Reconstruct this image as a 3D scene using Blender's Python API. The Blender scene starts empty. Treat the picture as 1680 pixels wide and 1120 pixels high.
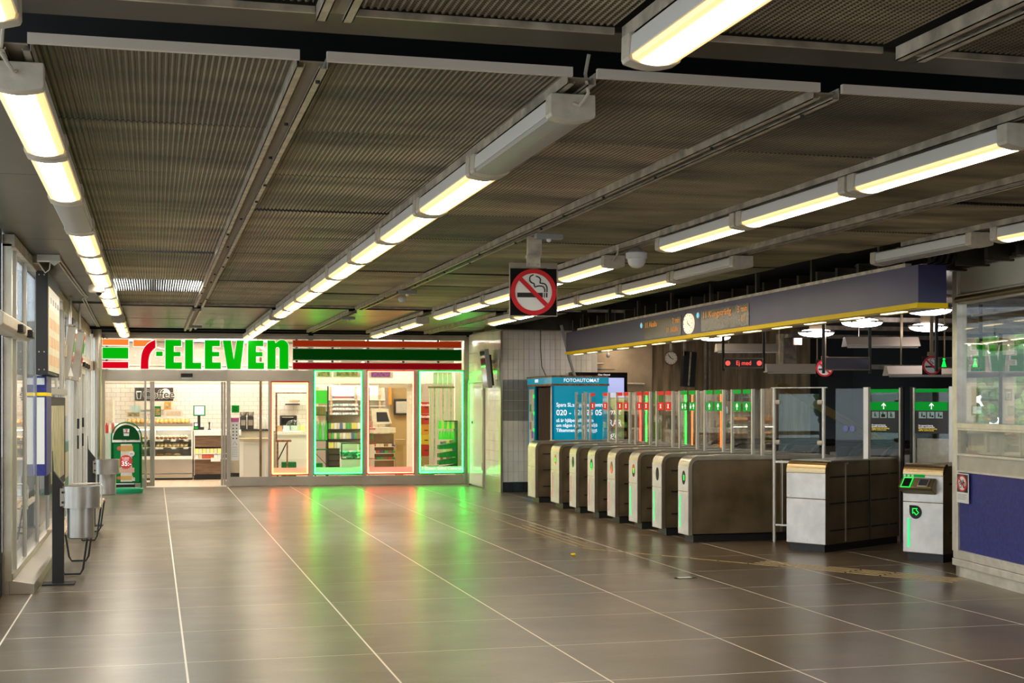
import bpy, math, random
from mathutils import Vector, Matrix
random.seed(7)
SC = bpy.context.scene
COL = SC.collection
PI = math.pi
R = math.radians

# ------------------------------------------------------------------ camera, sky, exposure
cam = bpy.data.cameras.new('camera'); camo = bpy.data.objects.new('camera', cam); COL.objects.link(camo)
cam.sensor_width = 36.0; cam.lens = 36.0 * 2270.0 / 1680.0
cam.shift_y = (661.4 - 560.0) / 1680.0
camo.location = (0, 0, 1.628); camo.rotation_euler = (R(90), 0, -math.atan(588.4 / 2270.0))
cam.clip_end = 200
SC.camera = camo
w = bpy.data.worlds.new('daylight'); SC.world = w; w.use_nodes = True
w.node_tree.nodes['Background'].inputs[0].default_value = (0.80, 0.90, 1.0, 1)
w.node_tree.nodes['Background'].inputs[1].default_value = 1.6
vs = SC.view_settings
vs.view_transform = 'Standard'; vs.look = 'None'; vs.gamma = 1.0; vs.use_curve_mapping = False
vs.exposure = 1.0
LAMP = 15.0      # tube light in the ceiling fittings
SHOP = 13.0       # shop ceiling panels
NEON = 10.5       # window neon

def area(name, loc, sx, sy, power, col, rz=0):
    l = bpy.data.lights.new(name, 'AREA'); l.shape = 'RECTANGLE'; l.size = sx; l.size_y = sy; l.energy = power; l.color = col
    o = bpy.data.objects.new(name, l); COL.objects.link(o); o.location = loc; o.rotation_euler = (0, 0, rz); o.visible_camera = True
    return o
area('ticket_booth_fill_light', (8.4, 10.3, 2.98), 1.0, 2.2, 130, (1, .93, .8))   # added fill that brightens the ticket booth interior
# ------------------------------------------------------------------ materials
MT = {}
def mat(name, col, r=.5, m=0., e=None, es=0., nz=.0, sc=8., bump=0., stretch=None, col2=None, lo=.35, hi=.65, coat=0., rn=0., spec=None):
    if name in MT: return MT[name]
    k = bpy.data.materials.new(name); k.use_nodes = True; nt = k.node_tree; N = nt.nodes; Lk = nt.links
    b = N['Principled BSDF']
    b.inputs['Base Color'].default_value = (*col, 1); b.inputs['Roughness'].default_value = r; b.inputs['Metallic'].default_value = m
    if spec is not None: b.inputs['Specular IOR Level'].default_value = spec
    if coat: b.inputs['Coat Weight'].default_value = coat
    if e: b.inputs['Emission Color'].default_value = (*e, 1); b.inputs['Emission Strength'].default_value = es
    if nz or bump or rn:
        tc = N.new('ShaderNodeTexCoord'); mp = N.new('ShaderNodeMapping'); Lk.new(tc.outputs['Object'], mp.inputs[0])
        if stretch: mp.inputs['Scale'].default_value = stretch
        n = N.new('ShaderNodeTexNoise'); n.inputs['Scale'].default_value = sc; n.inputs['Detail'].default_value = 6; Lk.new(mp.outputs[0], n.inputs[0])
        if nz:
            rp = N.new('ShaderNodeValToRGB'); rp.color_ramp.elements[0].position = lo; rp.color_ramp.elements[1].position = hi
            c2 = col2 or tuple(c * (1 - nz) for c in col); c1 = col if col2 else tuple(min(1, c * (1 + nz)) for c in col)
            rp.color_ramp.elements[0].color = (*c2, 1); rp.color_ramp.elements[1].color = (*c1, 1)
            Lk.new(n.outputs[0], rp.inputs[0]); Lk.new(rp.outputs[0], b.inputs['Base Color'])
        if rn:
            mr = N.new('ShaderNodeMapRange'); mr.inputs[3].default_value = max(0, r - rn); mr.inputs[4].default_value = r + rn
            mr.inputs[1].default_value = .3; mr.inputs[2].default_value = .7
            Lk.new(n.outputs[0], mr.inputs[0]); Lk.new(mr.outputs[0], b.inputs['Roughness'])
        if bump:
            bp = N.new('ShaderNodeBump'); bp.inputs['Strength'].default_value = bump; bp.inputs['Distance'].default_value = .01
            Lk.new(n.outputs[0], bp.inputs['Height']); Lk.new(bp.outputs[0], b.inputs['Normal'])
    MT[name] = k; return k
def glass(name, tint=(.975, .985, .975), refl=.06, ior=1.45, rough=.0):
    if name in MT: return MT[name]
    k = bpy.data.materials.new(name); k.use_nodes = True; nt = k.node_tree; N = nt.nodes; Lk = nt.links
    N.remove(N['Principled BSDF']); out = N['Material Output']
    t = N.new('ShaderNodeBsdfTransparent'); t.inputs[0].default_value = (*tint, 1)
    g = N.new('ShaderNodeBsdfGlossy'); g.inputs['Roughness'].default_value = rough
    f = N.new('ShaderNodeFresnel'); 
    ge = N.new('ShaderNodeNewGeometry'); mi = N.new('ShaderNodeMapRange'); mi.inputs[3].default_value = ior; mi.inputs[4].default_value = 1 / ior   # a thin pane: the inner face reflects like the outer
    Lk.new(ge.outputs['Backfacing'], mi.inputs[0]); Lk.new(mi.outputs[0], f.inputs[0])
    mx = N.new('ShaderNodeMixShader'); Lk.new(f.outputs[0], mx.inputs[0]); Lk.new(t.outputs[0], mx.inputs[1]); Lk.new(g.outputs[0], mx.inputs[2])
    Lk.new(mx.outputs[0], out.inputs[0]); MT[name] = k; return k
def lamp_mat(name, core, side, sc, ss, half, axis=0):
    """a diffuser over a tube: brightest under the tube, weaker to both long sides (object space)"""
    k = bpy.data.materials.new(name); k.use_nodes = True; nt = k.node_tree; N = nt.nodes; Lk = nt.links
    b = N['Principled BSDF']; b.inputs['Base Color'].default_value = (.8, .76, .66, 1); b.inputs['Roughness'].default_value = .35
    tc = N.new('ShaderNodeTexCoord'); sp = N.new('ShaderNodeSeparateXYZ'); Lk.new(tc.outputs['Object'], sp.inputs[0])
    ab = N.new('ShaderNodeMath'); ab.operation = 'ABSOLUTE'; Lk.new(sp.outputs[axis], ab.inputs[0])
    mr = N.new('ShaderNodeMapRange'); mr.interpolation_type = 'SMOOTHSTEP'; mr.inputs[1].default_value = half * .28; mr.inputs[2].default_value = half * .82
    mr.inputs[3].default_value = 1; mr.inputs[4].default_value = 0; Lk.new(ab.outputs[0], mr.inputs[0])
    cm = N.new('ShaderNodeMixRGB'); cm.inputs[1].default_value = (*side, 1); cm.inputs[2].default_value = (*core, 1); Lk.new(mr.outputs[0], cm.inputs[0])
    sm = N.new('ShaderNodeMapRange'); sm.inputs[3].default_value = ss; sm.inputs[4].default_value = sc; Lk.new(mr.outputs[0], sm.inputs[0])
    Lk.new(cm.outputs[0], b.inputs['Emission Color']); Lk.new(sm.outputs[0], b.inputs['Emission Strength'])
    MT[name] = k; return k

mat('galvanised', (.56, .49, .39), .45, .35, nz=.3, sc=9, rn=.1)
mat('steel', (.50, .455, .39), .32, .9, nz=.07, sc=2.2, rn=.04)
mat('steel_bright', (.66, .62, .55), .35, .5, nz=.06, sc=5)
mat('satin', (.46, .43, .39), .36, .85, nz=.08, sc=6, rn=.06)
mat('gate_side', (.24, .185, .11), .42, .75, nz=.22, sc=3, rn=.1)  # same steel as the casing, its dark reflections put into the colour
mat('gate_edge', (.55, .50, .40), .28, .9, nz=.1, sc=6)
mat('gate_front', (.74, .71, .68), .42, .55, nz=.1, sc=5)
mat('brass_edge', (.50, .37, .20), .25, .9)
mat('black', (.012, .012, .012), .45)
mat('gloss_black', (.008, .008, .009), .08)
mat('soft_black', (.02, .019, .018), .7)
mat('void', (.006, .006, .006), .9)
mat('cream', (.62, .55, .44), .45, nz=.08, sc=20)
mat('white', (.78, .77, .74), .45)
mat('white_gloss', (.85, .84, .8), .15)
mat('fixture_white', (.85, .82, .77), .4)
mat('beam', (.045, .038, .026), .40, .35, nz=.5, sc=2.5, rn=.08)
mat('slab', (.10, .088, .065), .36, .7, nz=.35, sc=1.6, rn=.05)
mat('grout', (.80, .72, .60), .6)
mat('wall_tile_light', (.84, .78, .68), .18, nz=.08, sc=3)
mat('wall_tile_grey', (.30, .275, .245), .2, nz=.1, sc=3)
mat('wall_tile_dark', (.035, .034, .033), .2)
mat('wall_grout', (.62, .58, .52), .7)
mat('shop_tile', (.80, .74, .67), .12, nz=.04, sc=4)
mat('shop_grout', (.38, .33, .28), .8)
mat('shop_floor', (.62, .48, .36), .3, nz=.06, sc=4)
mat('shop_wall', (.74, .66, .54), .6)
mat('shop_beige', (.66, .58, .46), .5)
mat('concrete', (.60, .45, .30), .8, nz=.3, sc=1.7, bump=.3, col2=(.36, .27, .18))
mat('concrete_dark', (.36, .25, .14), .8, nz=.4, sc=2.5, bump=.3, stretch=(3, 3, .4))
mat('unlit_dark', (.012, .011, .009), .9)  # darkness of the unlit depth put into a near-black wall colour
mat('navy', (.022, .02, .10), .38, nz=.15, sc=2)
mat('navy_booth', (.035, .04, .20), .5, spec=.25, nz=.15, sc=30)
mat('yellow', (.98, .68, .0), .5, spec=.2)
mat('booth_beige', (.52, .48, .38), .5, nz=.07, sc=6)
mat('booth_frame', (.70, .66, .58), .35, .5, nz=.1, sc=8)
mat('cyan', (.0, .36, .58), .25)
mat('cyan_light', (.0, .40, .62), .25, e=(.0, .40, .66), es=.12)
mat('red_sign', (.10, .0, .002), .8, e=(1, .0, .015), es=.30, spec=.08)
mat('green_sign', (.0, .06, .001), .8, e=(0, 1, .004), es=.22, spec=.08)
mat('orange_sign', (.2, .05, .01), .8, e=(1, .26, .04), es=.45, spec=.08)
mat('red_band', (.26, .002, .006), .8, e=(1, .01, .02), es=.05, spec=.08)
mat('green_band', (.0, .05, .003), .8, e=(0, .6, .01), es=.012, spec=.06)
mat('orange_band', (.52, .04, .005), .8, e=(1, .08, .01), es=.07, spec=.08)
mat('letter_rim', (.7, .7, .65), .5, e=(1, 1, .92), es=.35)
mat('sign_red', (.62, .008, .015), .4)
mat('sign_white', (.78, .78, .74), .45)
mat('sign_green', (.0, .30, .05), .35, e=(.0, .8, .1), es=.18)
mat('board_green', (.0, .19, .04), .45, spec=.2)
mat('board_green_dark', (.0, .06, .01), .5, spec=.15)
mat('base_green', (.0, .30, .12), .3)
mat('led_screen', (.07, .06, .03), .25, nz=.2, sc=30)
mat('led_orange', (.3, .1, .01), .5, e=(1, .34, .06), es=.25)
mat('led_red', (.3, .02, .02), .5, e=(1, .08, .06), es=.8)
mat('led_green', (.01, .2, .02), .5, e=(.0, 1, .05), es=1.0)
mat('strip_green', (.03, .4, .15), .4, e=(.03, 1, .26), es=.5)
mat('strip_pink', (.6, .3, .25), .5, e=(1, .4, .33), es=.15)
mat('neon_green', (.05, .6, .2), .4, e=(.014, 1, .05), es=NEON * 1.2)
mat('neon_red', (1, .4, .3), .4, e=(1, .06, .03), es=NEON)
mat('neon_orange', (1, .5, .2), .4, e=(1, .16, .03), es=NEON * .8)
mat('neon_red_trim', (.5, .02, .02), .4)
mat('neon_core', (1, 1, .9), .4, e=(.8, 1, .95), es=2)
mat('film_white', (.72, .70, .66), .5)
mat('wood', (.50, .36, .22), .45, nz=.2, sc=4, stretch=(1, 8, 8))
mat('dark_wood', (.16, .095, .055), .5, nz=.25, sc=4, stretch=(1, 1, 8))
mat('cardboard', (.42, .27, .12), .8, nz=.06, sc=8)
mat('bread', (.62, .34, .10), .6, nz=.35, sc=25)
mat('bread_pale', (.80, .62, .30), .6, nz=.2, sc=25)
mat('bread_dark', (.20, .08, .03), .6, nz=.3, sc=25)
mat('glow_white', (.9, .9, .9), .5, e=(.86, .97, 1), es=1.1)
mat('edge_white', (.80, .70, .60), .5)
mat('trough', (.40, .34, .26), .6)
mat('pane_blind', (.50, .50, .42), .5)
mat('skylight', (.9, .9, .9), .5, e=(.9, .97, 1), es=14)
mat('shop_lamp', (.9, .9, .9), .5, e=(1, .90, .76), es=SHOP)
mat('pill_lamp', (.9, .9, .9), .4, e=(1, .90, .95), es=10)
mat('screen_white', (.8, .85, .9), .3, e=(.8, .9, 1), es=.9)
mat('screen_dark', (.05, .05, .06), .1)
mat('ad_sky', (.5, .55, .8), .3, e=(.42, .47, .95), es=.3)
mat('ad_field', (.3, .35, .1), .3, e=(.40, .46, .10), es=.3)
mat('ad_crop', (.2, .22, .1), .3, e=(.22, .24, .10), es=.25)
mat('ad_skin', (.5, .3, .2), .3, e=(.6, .36, .26), es=.5)
mat('ad_dark', (.05, .04, .04), .3, e=(.08, .07, .07), es=.5)
mat('ad_white', (.9, .9, .9), .3, e=(1, 1, 1), es=.35)
mat('poster_teal', (.0, .22, .17), .4)
mat('poster_cream', (.70, .62, .50), .5, nz=.08, sc=12)
mat('poster_food', (.62, .40, .20), .5, nz=.6, sc=16, col2=(.10, .16, .05))
mat('poster_plants', (.62, .48, .34), .4, nz=.6, sc=14, col2=(.10, .16, .05), stretch=(1, 1, .35))
mat('purple', (.30, .10, .42), .5, nz=.4, sc=20)
mat('pink_label', (.55, .12, .30), .5)
mat('app_green', (.0, .45, .03), .5, spec=.2)
mat('red', (.60, .02, .015), .4)
mat('crisp_orange', (.85, .28, .02), .5)
mat('crisp_yellow', (.85, .45, .03), .5)
mat('pack_a', (.70, .62, .45), .4); mat('pack_b', (.10, .40, .12), .4); mat('pack_c', (.60, .12, .06), .4); mat('pack_d', (.80, .72, .20), .4); mat('pack_e', (.10, .16, .40), .4); mat('pack_f', (.82, .82, .80), .3); mat('pack_g', (.35, .2, .1), .4)
mat('can_green', (.05, .55, .25), .3, .4)
mat('lime', (.10, .75, .08), .4)
mat('board_paper', (.60, .52, .36), .4, nz=.1, sc=5, e=(.8, .7, .45), es=.12)
mat('leaf', (.10, .20, .03), .7, nz=.4, sc=3)
mat('bark', (.12, .08, .05), .9)
mat('paving', (.42, .41, .39), .8, nz=.1, sc=1)
mat('grey_plastic', (.35, .35, .34), .5)
mat('blue_tag', (.05, .55, .75), .4, e=(.1, .7, 1), es=.4)
mat('clock_face', (.80, .76, .66), .35)
mat('clock_lit', (.8, .76, .6), .35, e=(1, .85, .55), es=.45)
mat('icon_pale', (.45, .62, .62), .4)
mat('info_dark', (.035, .033, .034), .4)
mat('brass', (.55, .38, .16), .35, .6)
mat('bulb', (.9, .9, .9), .3, e=(1, .7, .3), es=2)
mat('gloss_panel', (.70, .68, .64), .12)
mat('red_glow', (.42, .008, .008), .5, e=(1, .03, .02), es=.16, spec=.12); mat('green_glow', (.0, .22, .02), .5, e=(.0, .8, .06), es=.10, spec=.12)
mat('led_yellow', (.7, .5, .02), .4, e=(1, .7, .05), es=.4)
mat('curtain_brown', (.06, .032, .015), .8); mat('rust', (.25, .12, .06), .6, nz=.5, sc=20)
mat('upper_grey', (.66, .64, .52), .35)
mat('led_pink', (.8, .3, .4), .4, e=(1, .3, .5), es=.5)
mat('pill_booth', (.9, .9, .9), .4, e=(1, .95, .8), es=9)
mat('crisp_bun', (.62, .36, .10), .5); mat('ad_skin2', (.72, .40, .32), .5); mat('disc_red', (.62, .06, .04), .5); mat('ochre', (.45, .30, .11), .6)
glass('glass'); glass('glass_green', (.80, .92, .86)); glass('glass_booth', ior=1.45); glass('glass_smoke', (.55, .58, .55)); glass('glass_dark', (.12, .12, .12))
mat('pale_violet', (.16, .18, .45), .4)
lamp_mat('diffuser_lit', (1, .90, .74), (1, .62, .22), LAMP, .6, .085)
mat('diffuser_off', (.42, .40, .36), .4)

# floor tile: polished stone, each tile a little different
def floor_mat():
    k = mat('floor_tile', (.09, .07, .048), .3, spec=.36); nt = k.node_tree; N = nt.nodes; Lk = nt.links; b = N['Principled BSDF']
    ge = N.new('ShaderNodeNewGeometry'); oi = N.new('ShaderNodeObjectInfo')
    def noise(scale, detail, st=(1, 1, 1), rot=0.):
        mp = N.new('ShaderNodeMapping'); mp.inputs['Scale'].default_value = st; mp.inputs['Rotation'].default_value = (0, 0, rot); Lk.new(ge.outputs['Position'], mp.inputs[0])
        n = N.new('ShaderNodeTexNoise'); n.inputs['Scale'].default_value = scale; n.inputs['Detail'].default_value = detail; Lk.new(mp.outputs[0], n.inputs[0]); return n.outputs[0]
    def rng(x, a, b_, lo, hi):
        m = N.new('ShaderNodeMapRange'); m.inputs[1].default_value = a; m.inputs[2].default_value = b_; m.inputs[3].default_value = lo; m.inputs[4].default_value = hi; Lk.new(x, m.inputs[0]); return m.outputs[0]
    def mul(a, b_):
        m = N.new('ShaderNodeMath'); m.operation = 'MULTIPLY'; Lk.new(a, m.inputs[0]); Lk.new(b_, m.inputs[1]); return m.outputs[0]
    f = mul(mul(rng(noise(1.2, 6), .3, .7, .78, 1.22), rng(noise(38, 3), .3, .7, .90, 1.10)), rng(oi.outputs['Random'], 0, 1, .93, 1.07))
    scuff = rng(noise(1.6, 7, (1, 3.4, 1), .3), .56, .74, 0, .6)                 # pale scuffed patches, mostly along the benches
    sx = N.new('ShaderNodeSeparateXYZ'); Lk.new(ge.outputs['Position'], sx.inputs[0])
    scuff = mul(scuff, rng(sx.outputs[0], -.9, 2.2, 1.0, .28))
    c = N.new('ShaderNodeVectorMath'); c.operation = 'SCALE'; c.inputs[0].default_value = (.105, .078, .047); Lk.new(f, c.inputs[3])
    m = N.new('ShaderNodeMixRGB'); m.inputs[2].default_value = (.22, .18, .14, 1); Lk.new(scuff, m.inputs[0]); Lk.new(c.outputs[0], m.inputs[1]); Lk.new(m.outputs[0], b.inputs['Base Color'])
    Lk.new(rng(noise(2.2, 4), .3, .7, .285, .325), b.inputs['Roughness'])
floor_mat()
# ceiling sheet: dirty perforated metal
def sheet_mat():
    k = mat('sheet', (.1, .09, .07), .5, .4); nt = k.node_tree; N = nt.nodes; Lk = nt.links; b = N['Principled BSDF']
    ge = N.new('ShaderNodeNewGeometry'); oi = N.new('ShaderNodeObjectInfo')
    n = N.new('ShaderNodeTexNoise'); n.inputs['Scale'].default_value = 1.1; n.inputs['Detail'].default_value = 7
    mp = N.new('ShaderNodeMapping'); mp.inputs['Scale'].default_value = (.8, 2.4, 1); Lk.new(ge.outputs['Position'], mp.inputs[0]); Lk.new(mp.outputs[0], n.inputs[0])
    rp = N.new('ShaderNodeValToRGB'); rp.color_ramp.elements[0].position = .32; rp.color_ramp.elements[1].position = .68
    rp.color_ramp.elements[0].color = (.085, .062, .034, 1); rp.color_ramp.elements[1].color = (.46, .365, .225, 1); Lk.new(n.outputs[0], rp.inputs[0])
    # holes: a lattice of short slots
    tc = N.new('ShaderNodeTexCoord'); hm = N.new('ShaderNodeMapping'); hm.inputs['Scale'].default_value = (1 / .0135, 1 / .022, 1); Lk.new(tc.outputs['Object'], hm.inputs[0])
    fr = N.new('ShaderNodeVectorMath'); fr.operation = 'FRACTION'; Lk.new(hm.outputs[0], fr.inputs[0])
    sb = N.new('ShaderNodeVectorMath'); sb.operation = 'SUBTRACT'; sb.inputs[1].default_value = (.5, .5, 0); Lk.new(fr.outputs[0], sb.inputs[0])
    ml = N.new('ShaderNodeVectorMath'); ml.operation = 'MULTIPLY'; ml.inputs[1].default_value = (1, 1, 0); Lk.new(sb.outputs[0], ml.inputs[0])
    ln = N.new('ShaderNodeVectorMath'); ln.operation = 'LENGTH'; Lk.new(ml.outputs[0], ln.inputs[0])
    st = N.new('ShaderNodeMapRange'); st.inputs[1].default_value = .30; st.inputs[2].default_value = .40; st.inputs[3].default_value = .10; st.inputs[4].default_value = 1; Lk.new(ln.outputs[1], st.inputs[0])
    m2 = N.new('ShaderNodeMixRGB'); m2.blend_type = 'MULTIPLY'; m2.inputs[0].default_value = 1; Lk.new(rp.outputs[0], m2.inputs[1]); Lk.new(st.outputs[0], m2.inputs[2])
    mr = N.new('ShaderNodeMapRange'); mr.inputs[3].default_value = .5; mr.inputs[4].default_value = 1.35; Lk.new(oi.outputs['Random'], mr.inputs[0])
    m3 = N.new('ShaderNodeMixRGB'); m3.blend_type = 'MULTIPLY'; m3.inputs[0].default_value = 1; Lk.new(m2.outputs[0], m3.inputs[1]); Lk.new(mr.outputs[0], m3.inputs[2])
    Lk.new(m3.outputs[0], b.inputs['Base Color'])
sheet_mat()

# ------------------------------------------------------------------ geometry helpers
class G:
    def __init__(s): s.v = []; s.f = []; s.sm = False
    def add(s, v, f):
        o = len(s.v); s.v += [tuple(p) for p in v]; s.f += [tuple(i + o for i in q) for q in f]; return s
    def box(s, x0, x1, y0, y1, z0, z1):
        return s.add([(x0, y0, z0), (x1, y0, z0), (x1, y1, z0), (x0, y1, z0), (x0, y0, z1), (x1, y0, z1), (x1, y1, z1), (x0, y1, z1)],
                     [(0, 3, 2, 1), (4, 5, 6, 7), (0, 1, 5, 4), (1, 2, 6, 5), (2, 3, 7, 6), (3, 0, 4, 7)])
    def prism(s, poly, a, b, ax='y'):
        """polygon in the other two axes, extruded a..b along ax"""
        n = len(poly)
        ar = sum(poly[i][0] * poly[(i + 1) % n][1] - poly[(i + 1) % n][0] * poly[i][1] for i in range(n))
        if ar < 0: poly = poly[::-1]
        def P(p, t): return {'y': (p[0], t, p[1]), 'x': (t, p[0], p[1]), 'z': (p[0], p[1], t)}[ax]
        v = [P(p, a) for p in poly] + [P(p, b) for p in poly]
        f = [tuple(range(n)), tuple(range(2 * n - 1, n - 1, -1))] + [(i, i + n, (i + 1) % n + n, (i + 1) % n) for i in range(n)]
        if ax != 'y': f = [q[::-1] for q in f]
        return s.add(v, f)
    def cyl(s, p0, p1, r, n=16, r2=None):
        p0 = Vector(p0); p1 = Vector(p1); d = (p1 - p0).normalized(); u = d.orthogonal().normalized(); w_ = d.cross(u)
        r2 = r if r2 is None else r2
        v = [p0 + (u * math.cos(2 * PI * i / n) + w_ * math.sin(2 * PI * i / n)) * r for i in range(n)] + [p1 + (u * math.cos(2 * PI * i / n) + w_ * math.sin(2 * PI * i / n)) * r2 for i in range(n)]
        return s.add(v, [tuple(range(n - 1, -1, -1)), tuple(range(n, 2 * n))] + [(i, (i + 1) % n, (i + 1) % n + n, i + n) for i in range(n)])
    def tube(s, pts, r, n=8):
        pts = [Vector(p) for p in pts]; v = []; f = []; u = None
        for i, p in enumerate(pts):
            d = ((pts[min(i + 1, len(pts) - 1)] - pts[max(i - 1, 0)])).normalized()
            u = (u - d * u.dot(d)).normalized() if u is not None and (u - d * u.dot(d)).length > 1e-4 else d.orthogonal().normalized()
            w_ = d.cross(u)
            v += [p + (u * math.cos(2 * PI * k / n) + w_ * math.sin(2 * PI * k / n)) * r for k in range(n)]
        for i in range(len(pts) - 1):
            for k in range(n): f.append((i * n + k, i * n + (k + 1) % n, (i + 1) * n + (k + 1) % n, (i + 1) * n + k))
        f.append(tuple(range(n - 1, -1, -1))); f.append(tuple((len(pts) - 1) * n + k for k in range(n)))
        return s.add(v, f)
    def lathe(s, prof, c=(0, 0, 0), n=24):
        v = []; f = []
        for r_, z in prof: v += [(c[0] + r_ * math.cos(2 * PI * k / n), c[1] + r_ * math.sin(2 * PI * k / n), c[2] + z) for k in range(n)]
        for i in range(len(prof) - 1):
            for k in range(n): f.append((i * n + k, i * n + (k + 1) % n, (i + 1) * n + (k + 1) % n, (i + 1) * n + k))
        f.append(tuple(range(n - 1, -1, -1))); f.append(tuple((len(prof) - 1) * n + k for k in range(n)))
        return s.add(v, f)
    def blob(s, c, rx, ry, rz, n=10, m=6):
        v = [(c[0], c[1], c[2] - rz)]; f = []
        for j in range(1, m):
            a = -PI / 2 + PI * j / m
            v += [(c[0] + rx * math.cos(a) * math.cos(2 * PI * k / n), c[1] + ry * math.cos(a) * math.sin(2 * PI * k / n), c[2] + rz * math.sin(a)) for k in range(n)]
        v.append((c[0], c[1], c[2] + rz)); t = len(v) - 1
        for k in range(n): f.append((0, 1 + (k + 1) % n, 1 + k)); f.append((t, t - n + k, t - n + (k + 1) % n))
        for j in range(m - 2):
            for k in range(n): a = 1 + j * n + k; b = 1 + j * n + (k + 1) % n; f.append((a, b, b + n, a + n))
        return s.add(v, f)
    def ring(s, cx, cz, ro, ri, y0, y1, n=40):
        v = []; f = []
        for i in range(n):
            a = 2 * PI * i / n
            for rr, yy in ((ro, y0), (ri, y0), (ri, y1), (ro, y1)): v.append((cx + rr * math.cos(a), yy, cz + rr * math.sin(a)))
        for i in range(n):
            j = (i + 1) % n
            for k in range(4): f.append((4 * i + k, 4 * i + (k + 1) % 4, 4 * j + (k + 1) % 4, 4 * j + k))
        return s.add(v, f)
    def frame(s, x0, x1, z0, z1, w_, y0, y1):
        s.box(x0, x1, y0, y1, z0, z0 + w_); s.box(x0, x1, y0, y1, z1 - w_, z1); s.box(x0, x0 + w_, y0, y1, z0 + w_, z1 - w_); return s.box(x1 - w_, x1, y0, y1, z0 + w_, z1 - w_)
    def mesh(s, name):
        me = bpy.data.meshes.new(name); me.from_pydata(s.v, [], s.f); me.validate(); me.update()
        if s.sm:
            for p in me.polygons: p.use_smooth = True
        return me
def smooth(me, ang=40):
    for p in me.polygons: p.use_smooth = True
    try: me.set_sharp_from_angle(angle=R(ang))
    except Exception: pass
def part(par, name, g, m, label=None, loc=None, rot=None, sm=False, bev=0, kind=None):
    me = g if isinstance(g, bpy.types.Mesh) else g.mesh(name)
    if sm: smooth(me)
    o = bpy.data.objects.new(name, me); COL.objects.link(o)
    if m and not me.materials: me.materials.append(MT[m])
    if par is not None: o.parent = par
    if loc: o.location = loc
    if rot: o.rotation_euler = rot
    if label: o['label'] = label
    if kind: o['kind'] = kind
    if bev:
        b = o.modifiers.new('bevel', 'BEVEL'); b.width = bev; b.segments = 2; b.limit_method = 'ANGLE'
    return o
def thing(name, label, cat, loc=(0, 0, 0), rz=0, group=None, kind=None):
    o = bpy.data.objects.new(name, None); COL.objects.link(o); o.location = loc; o.rotation_euler = (0, 0, rz)
    if label: o['label'] = label
    if cat: o['category'] = cat
    if group: o['group'] = group
    if kind: o['kind'] = kind
    return o
def solo(name, label, cat, g, m, loc=(0, 0, 0), rz=0, group=None, sm=False, bev=0, kind=None, rot=None):
    o = part(None, name, g, m, label, loc, rot or (0, 0, rz), sm, bev, kind)
    if cat: o['category'] = cat
    if group: o['group'] = group
    return o
def struct(name, g=None, m=None, loc=(0, 0, 0), rz=0, label=None, bev=0):
    if g is None: return thing(name, label, None, loc, rz, kind='structure')
    return part(None, name, g, m, label, loc, (0, 0, rz), bev=bev, kind='structure')
def copy_tree(o, par=None):
    c = o.copy(); COL.objects.link(c); c.parent = par
    for ch in o.children: copy_tree(ch, c)
    return c
def text(par, body, m, loc, size, name='lettering', rz=0, align='CENTER', ext=.002, sx=1., rot=None, label=None, bold=0., shear=0.):
    cu = bpy.data.curves.new(name, 'FONT'); cu.body = body; cu.size = size; cu.extrude = ext; cu.align_x = align; cu.align_y = 'CENTER'; cu.resolution_u = 3
    cu.offset = bold * size; cu.shear = shear
    tmp = bpy.data.objects.new('tmp', cu); COL.objects.link(tmp)
    me = bpy.data.meshes.new_from_object(tmp); bpy.data.objects.remove(tmp); bpy.data.curves.remove(cu)
    me.materials.clear(); me.materials.append(MT[m])
    o = bpy.data.objects.new(name, me); COL.objects.link(o); o.parent = par; o.location = loc; o.rotation_euler = rot or (R(90), 0, rz); o.scale = (sx, 1, 1)
    if label: o['label'] = label
    return o
def cat_(p, n=4):
    o = []
    for i in range(len(p) - 1):
        a_, b_, c_, d_ = (Vector(p[max(0, min(len(p) - 1, i + k))]) for k in (-1, 0, 1, 2))
        for q in range(n): t_ = q / n; o.append(tuple(.5 * ((2 * b_) + (c_ - a_) * t_ + (2 * a_ - 5 * b_ + 4 * c_ - d_) * t_ ** 2 + (3 * b_ - a_ - 3 * c_ + d_) * t_ ** 3)))
    return o + [tuple(p[-1])]
ORD = ['first', 'second', 'third', 'fourth', 'fifth', 'sixth', 'seventh', 'eighth', 'ninth', 'tenth', 'eleventh', 'twelfth', 'thirteenth', 'fourteenth', 'fifteenth']
def circ(cx, cz, r, n=32, rz_=None): rz_ = rz_ or r; return [(cx + r * math.cos(2 * PI * i / n), cz + rz_ * math.sin(2 * PI * i / n)) for i in range(n)]
# ================================================================== SETTING
# ---- floor: 1.2 m stone tiles with pale joints
floor = struct('floor', label='polished grey-brown stone floor with pale joints')
part(floor, 'screed', G().box(-3.0, 16.2, -4, 27.85, -.12, -.0006), 'grout', 'pale joint lines')
TX0, TY0, TW = -2.203, 8.936 - 1.2 * 9, 1.2
tm = {}
for i in range(9 + 2):
    for j in range(26):
        x0 = TX0 + i * TW; y0 = TY0 + j * TW
        if y0 > 27.5 or y0 < -1.9: continue
        y1 = min(y0 + TW, 27.8)
        if x0 > 8 and y1 < 9: continue
        key = round(y1 - y0, 3)
        if key not in tm:
            g = G().box(.0065, TW - .0065, .0055, key - .0055, -.0005, 0)
            tm[key] = g.mesh('tile'); tm[key].materials.append(MT['floor_tile'])
        part(floor, 'tile', tm[key], None, loc=(x0, y0, 0))
part(floor, 'outer_paving', G().box(8.2 + 2.8, 16.2, 9, 27.85, -.003, .0), 'concrete_dark')
struct('ground', G().box(-40, -3.0, -10, 45, -.14, -.02), 'paving', label='pale paving outside the glazed left wall')
# ---- roof slab added over everything, unseen, to keep sky light out
struct('roof_light_block', G().box(-1.6, 16.4, -4, 34.5, 3.62, 3.9), 'void')
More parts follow.
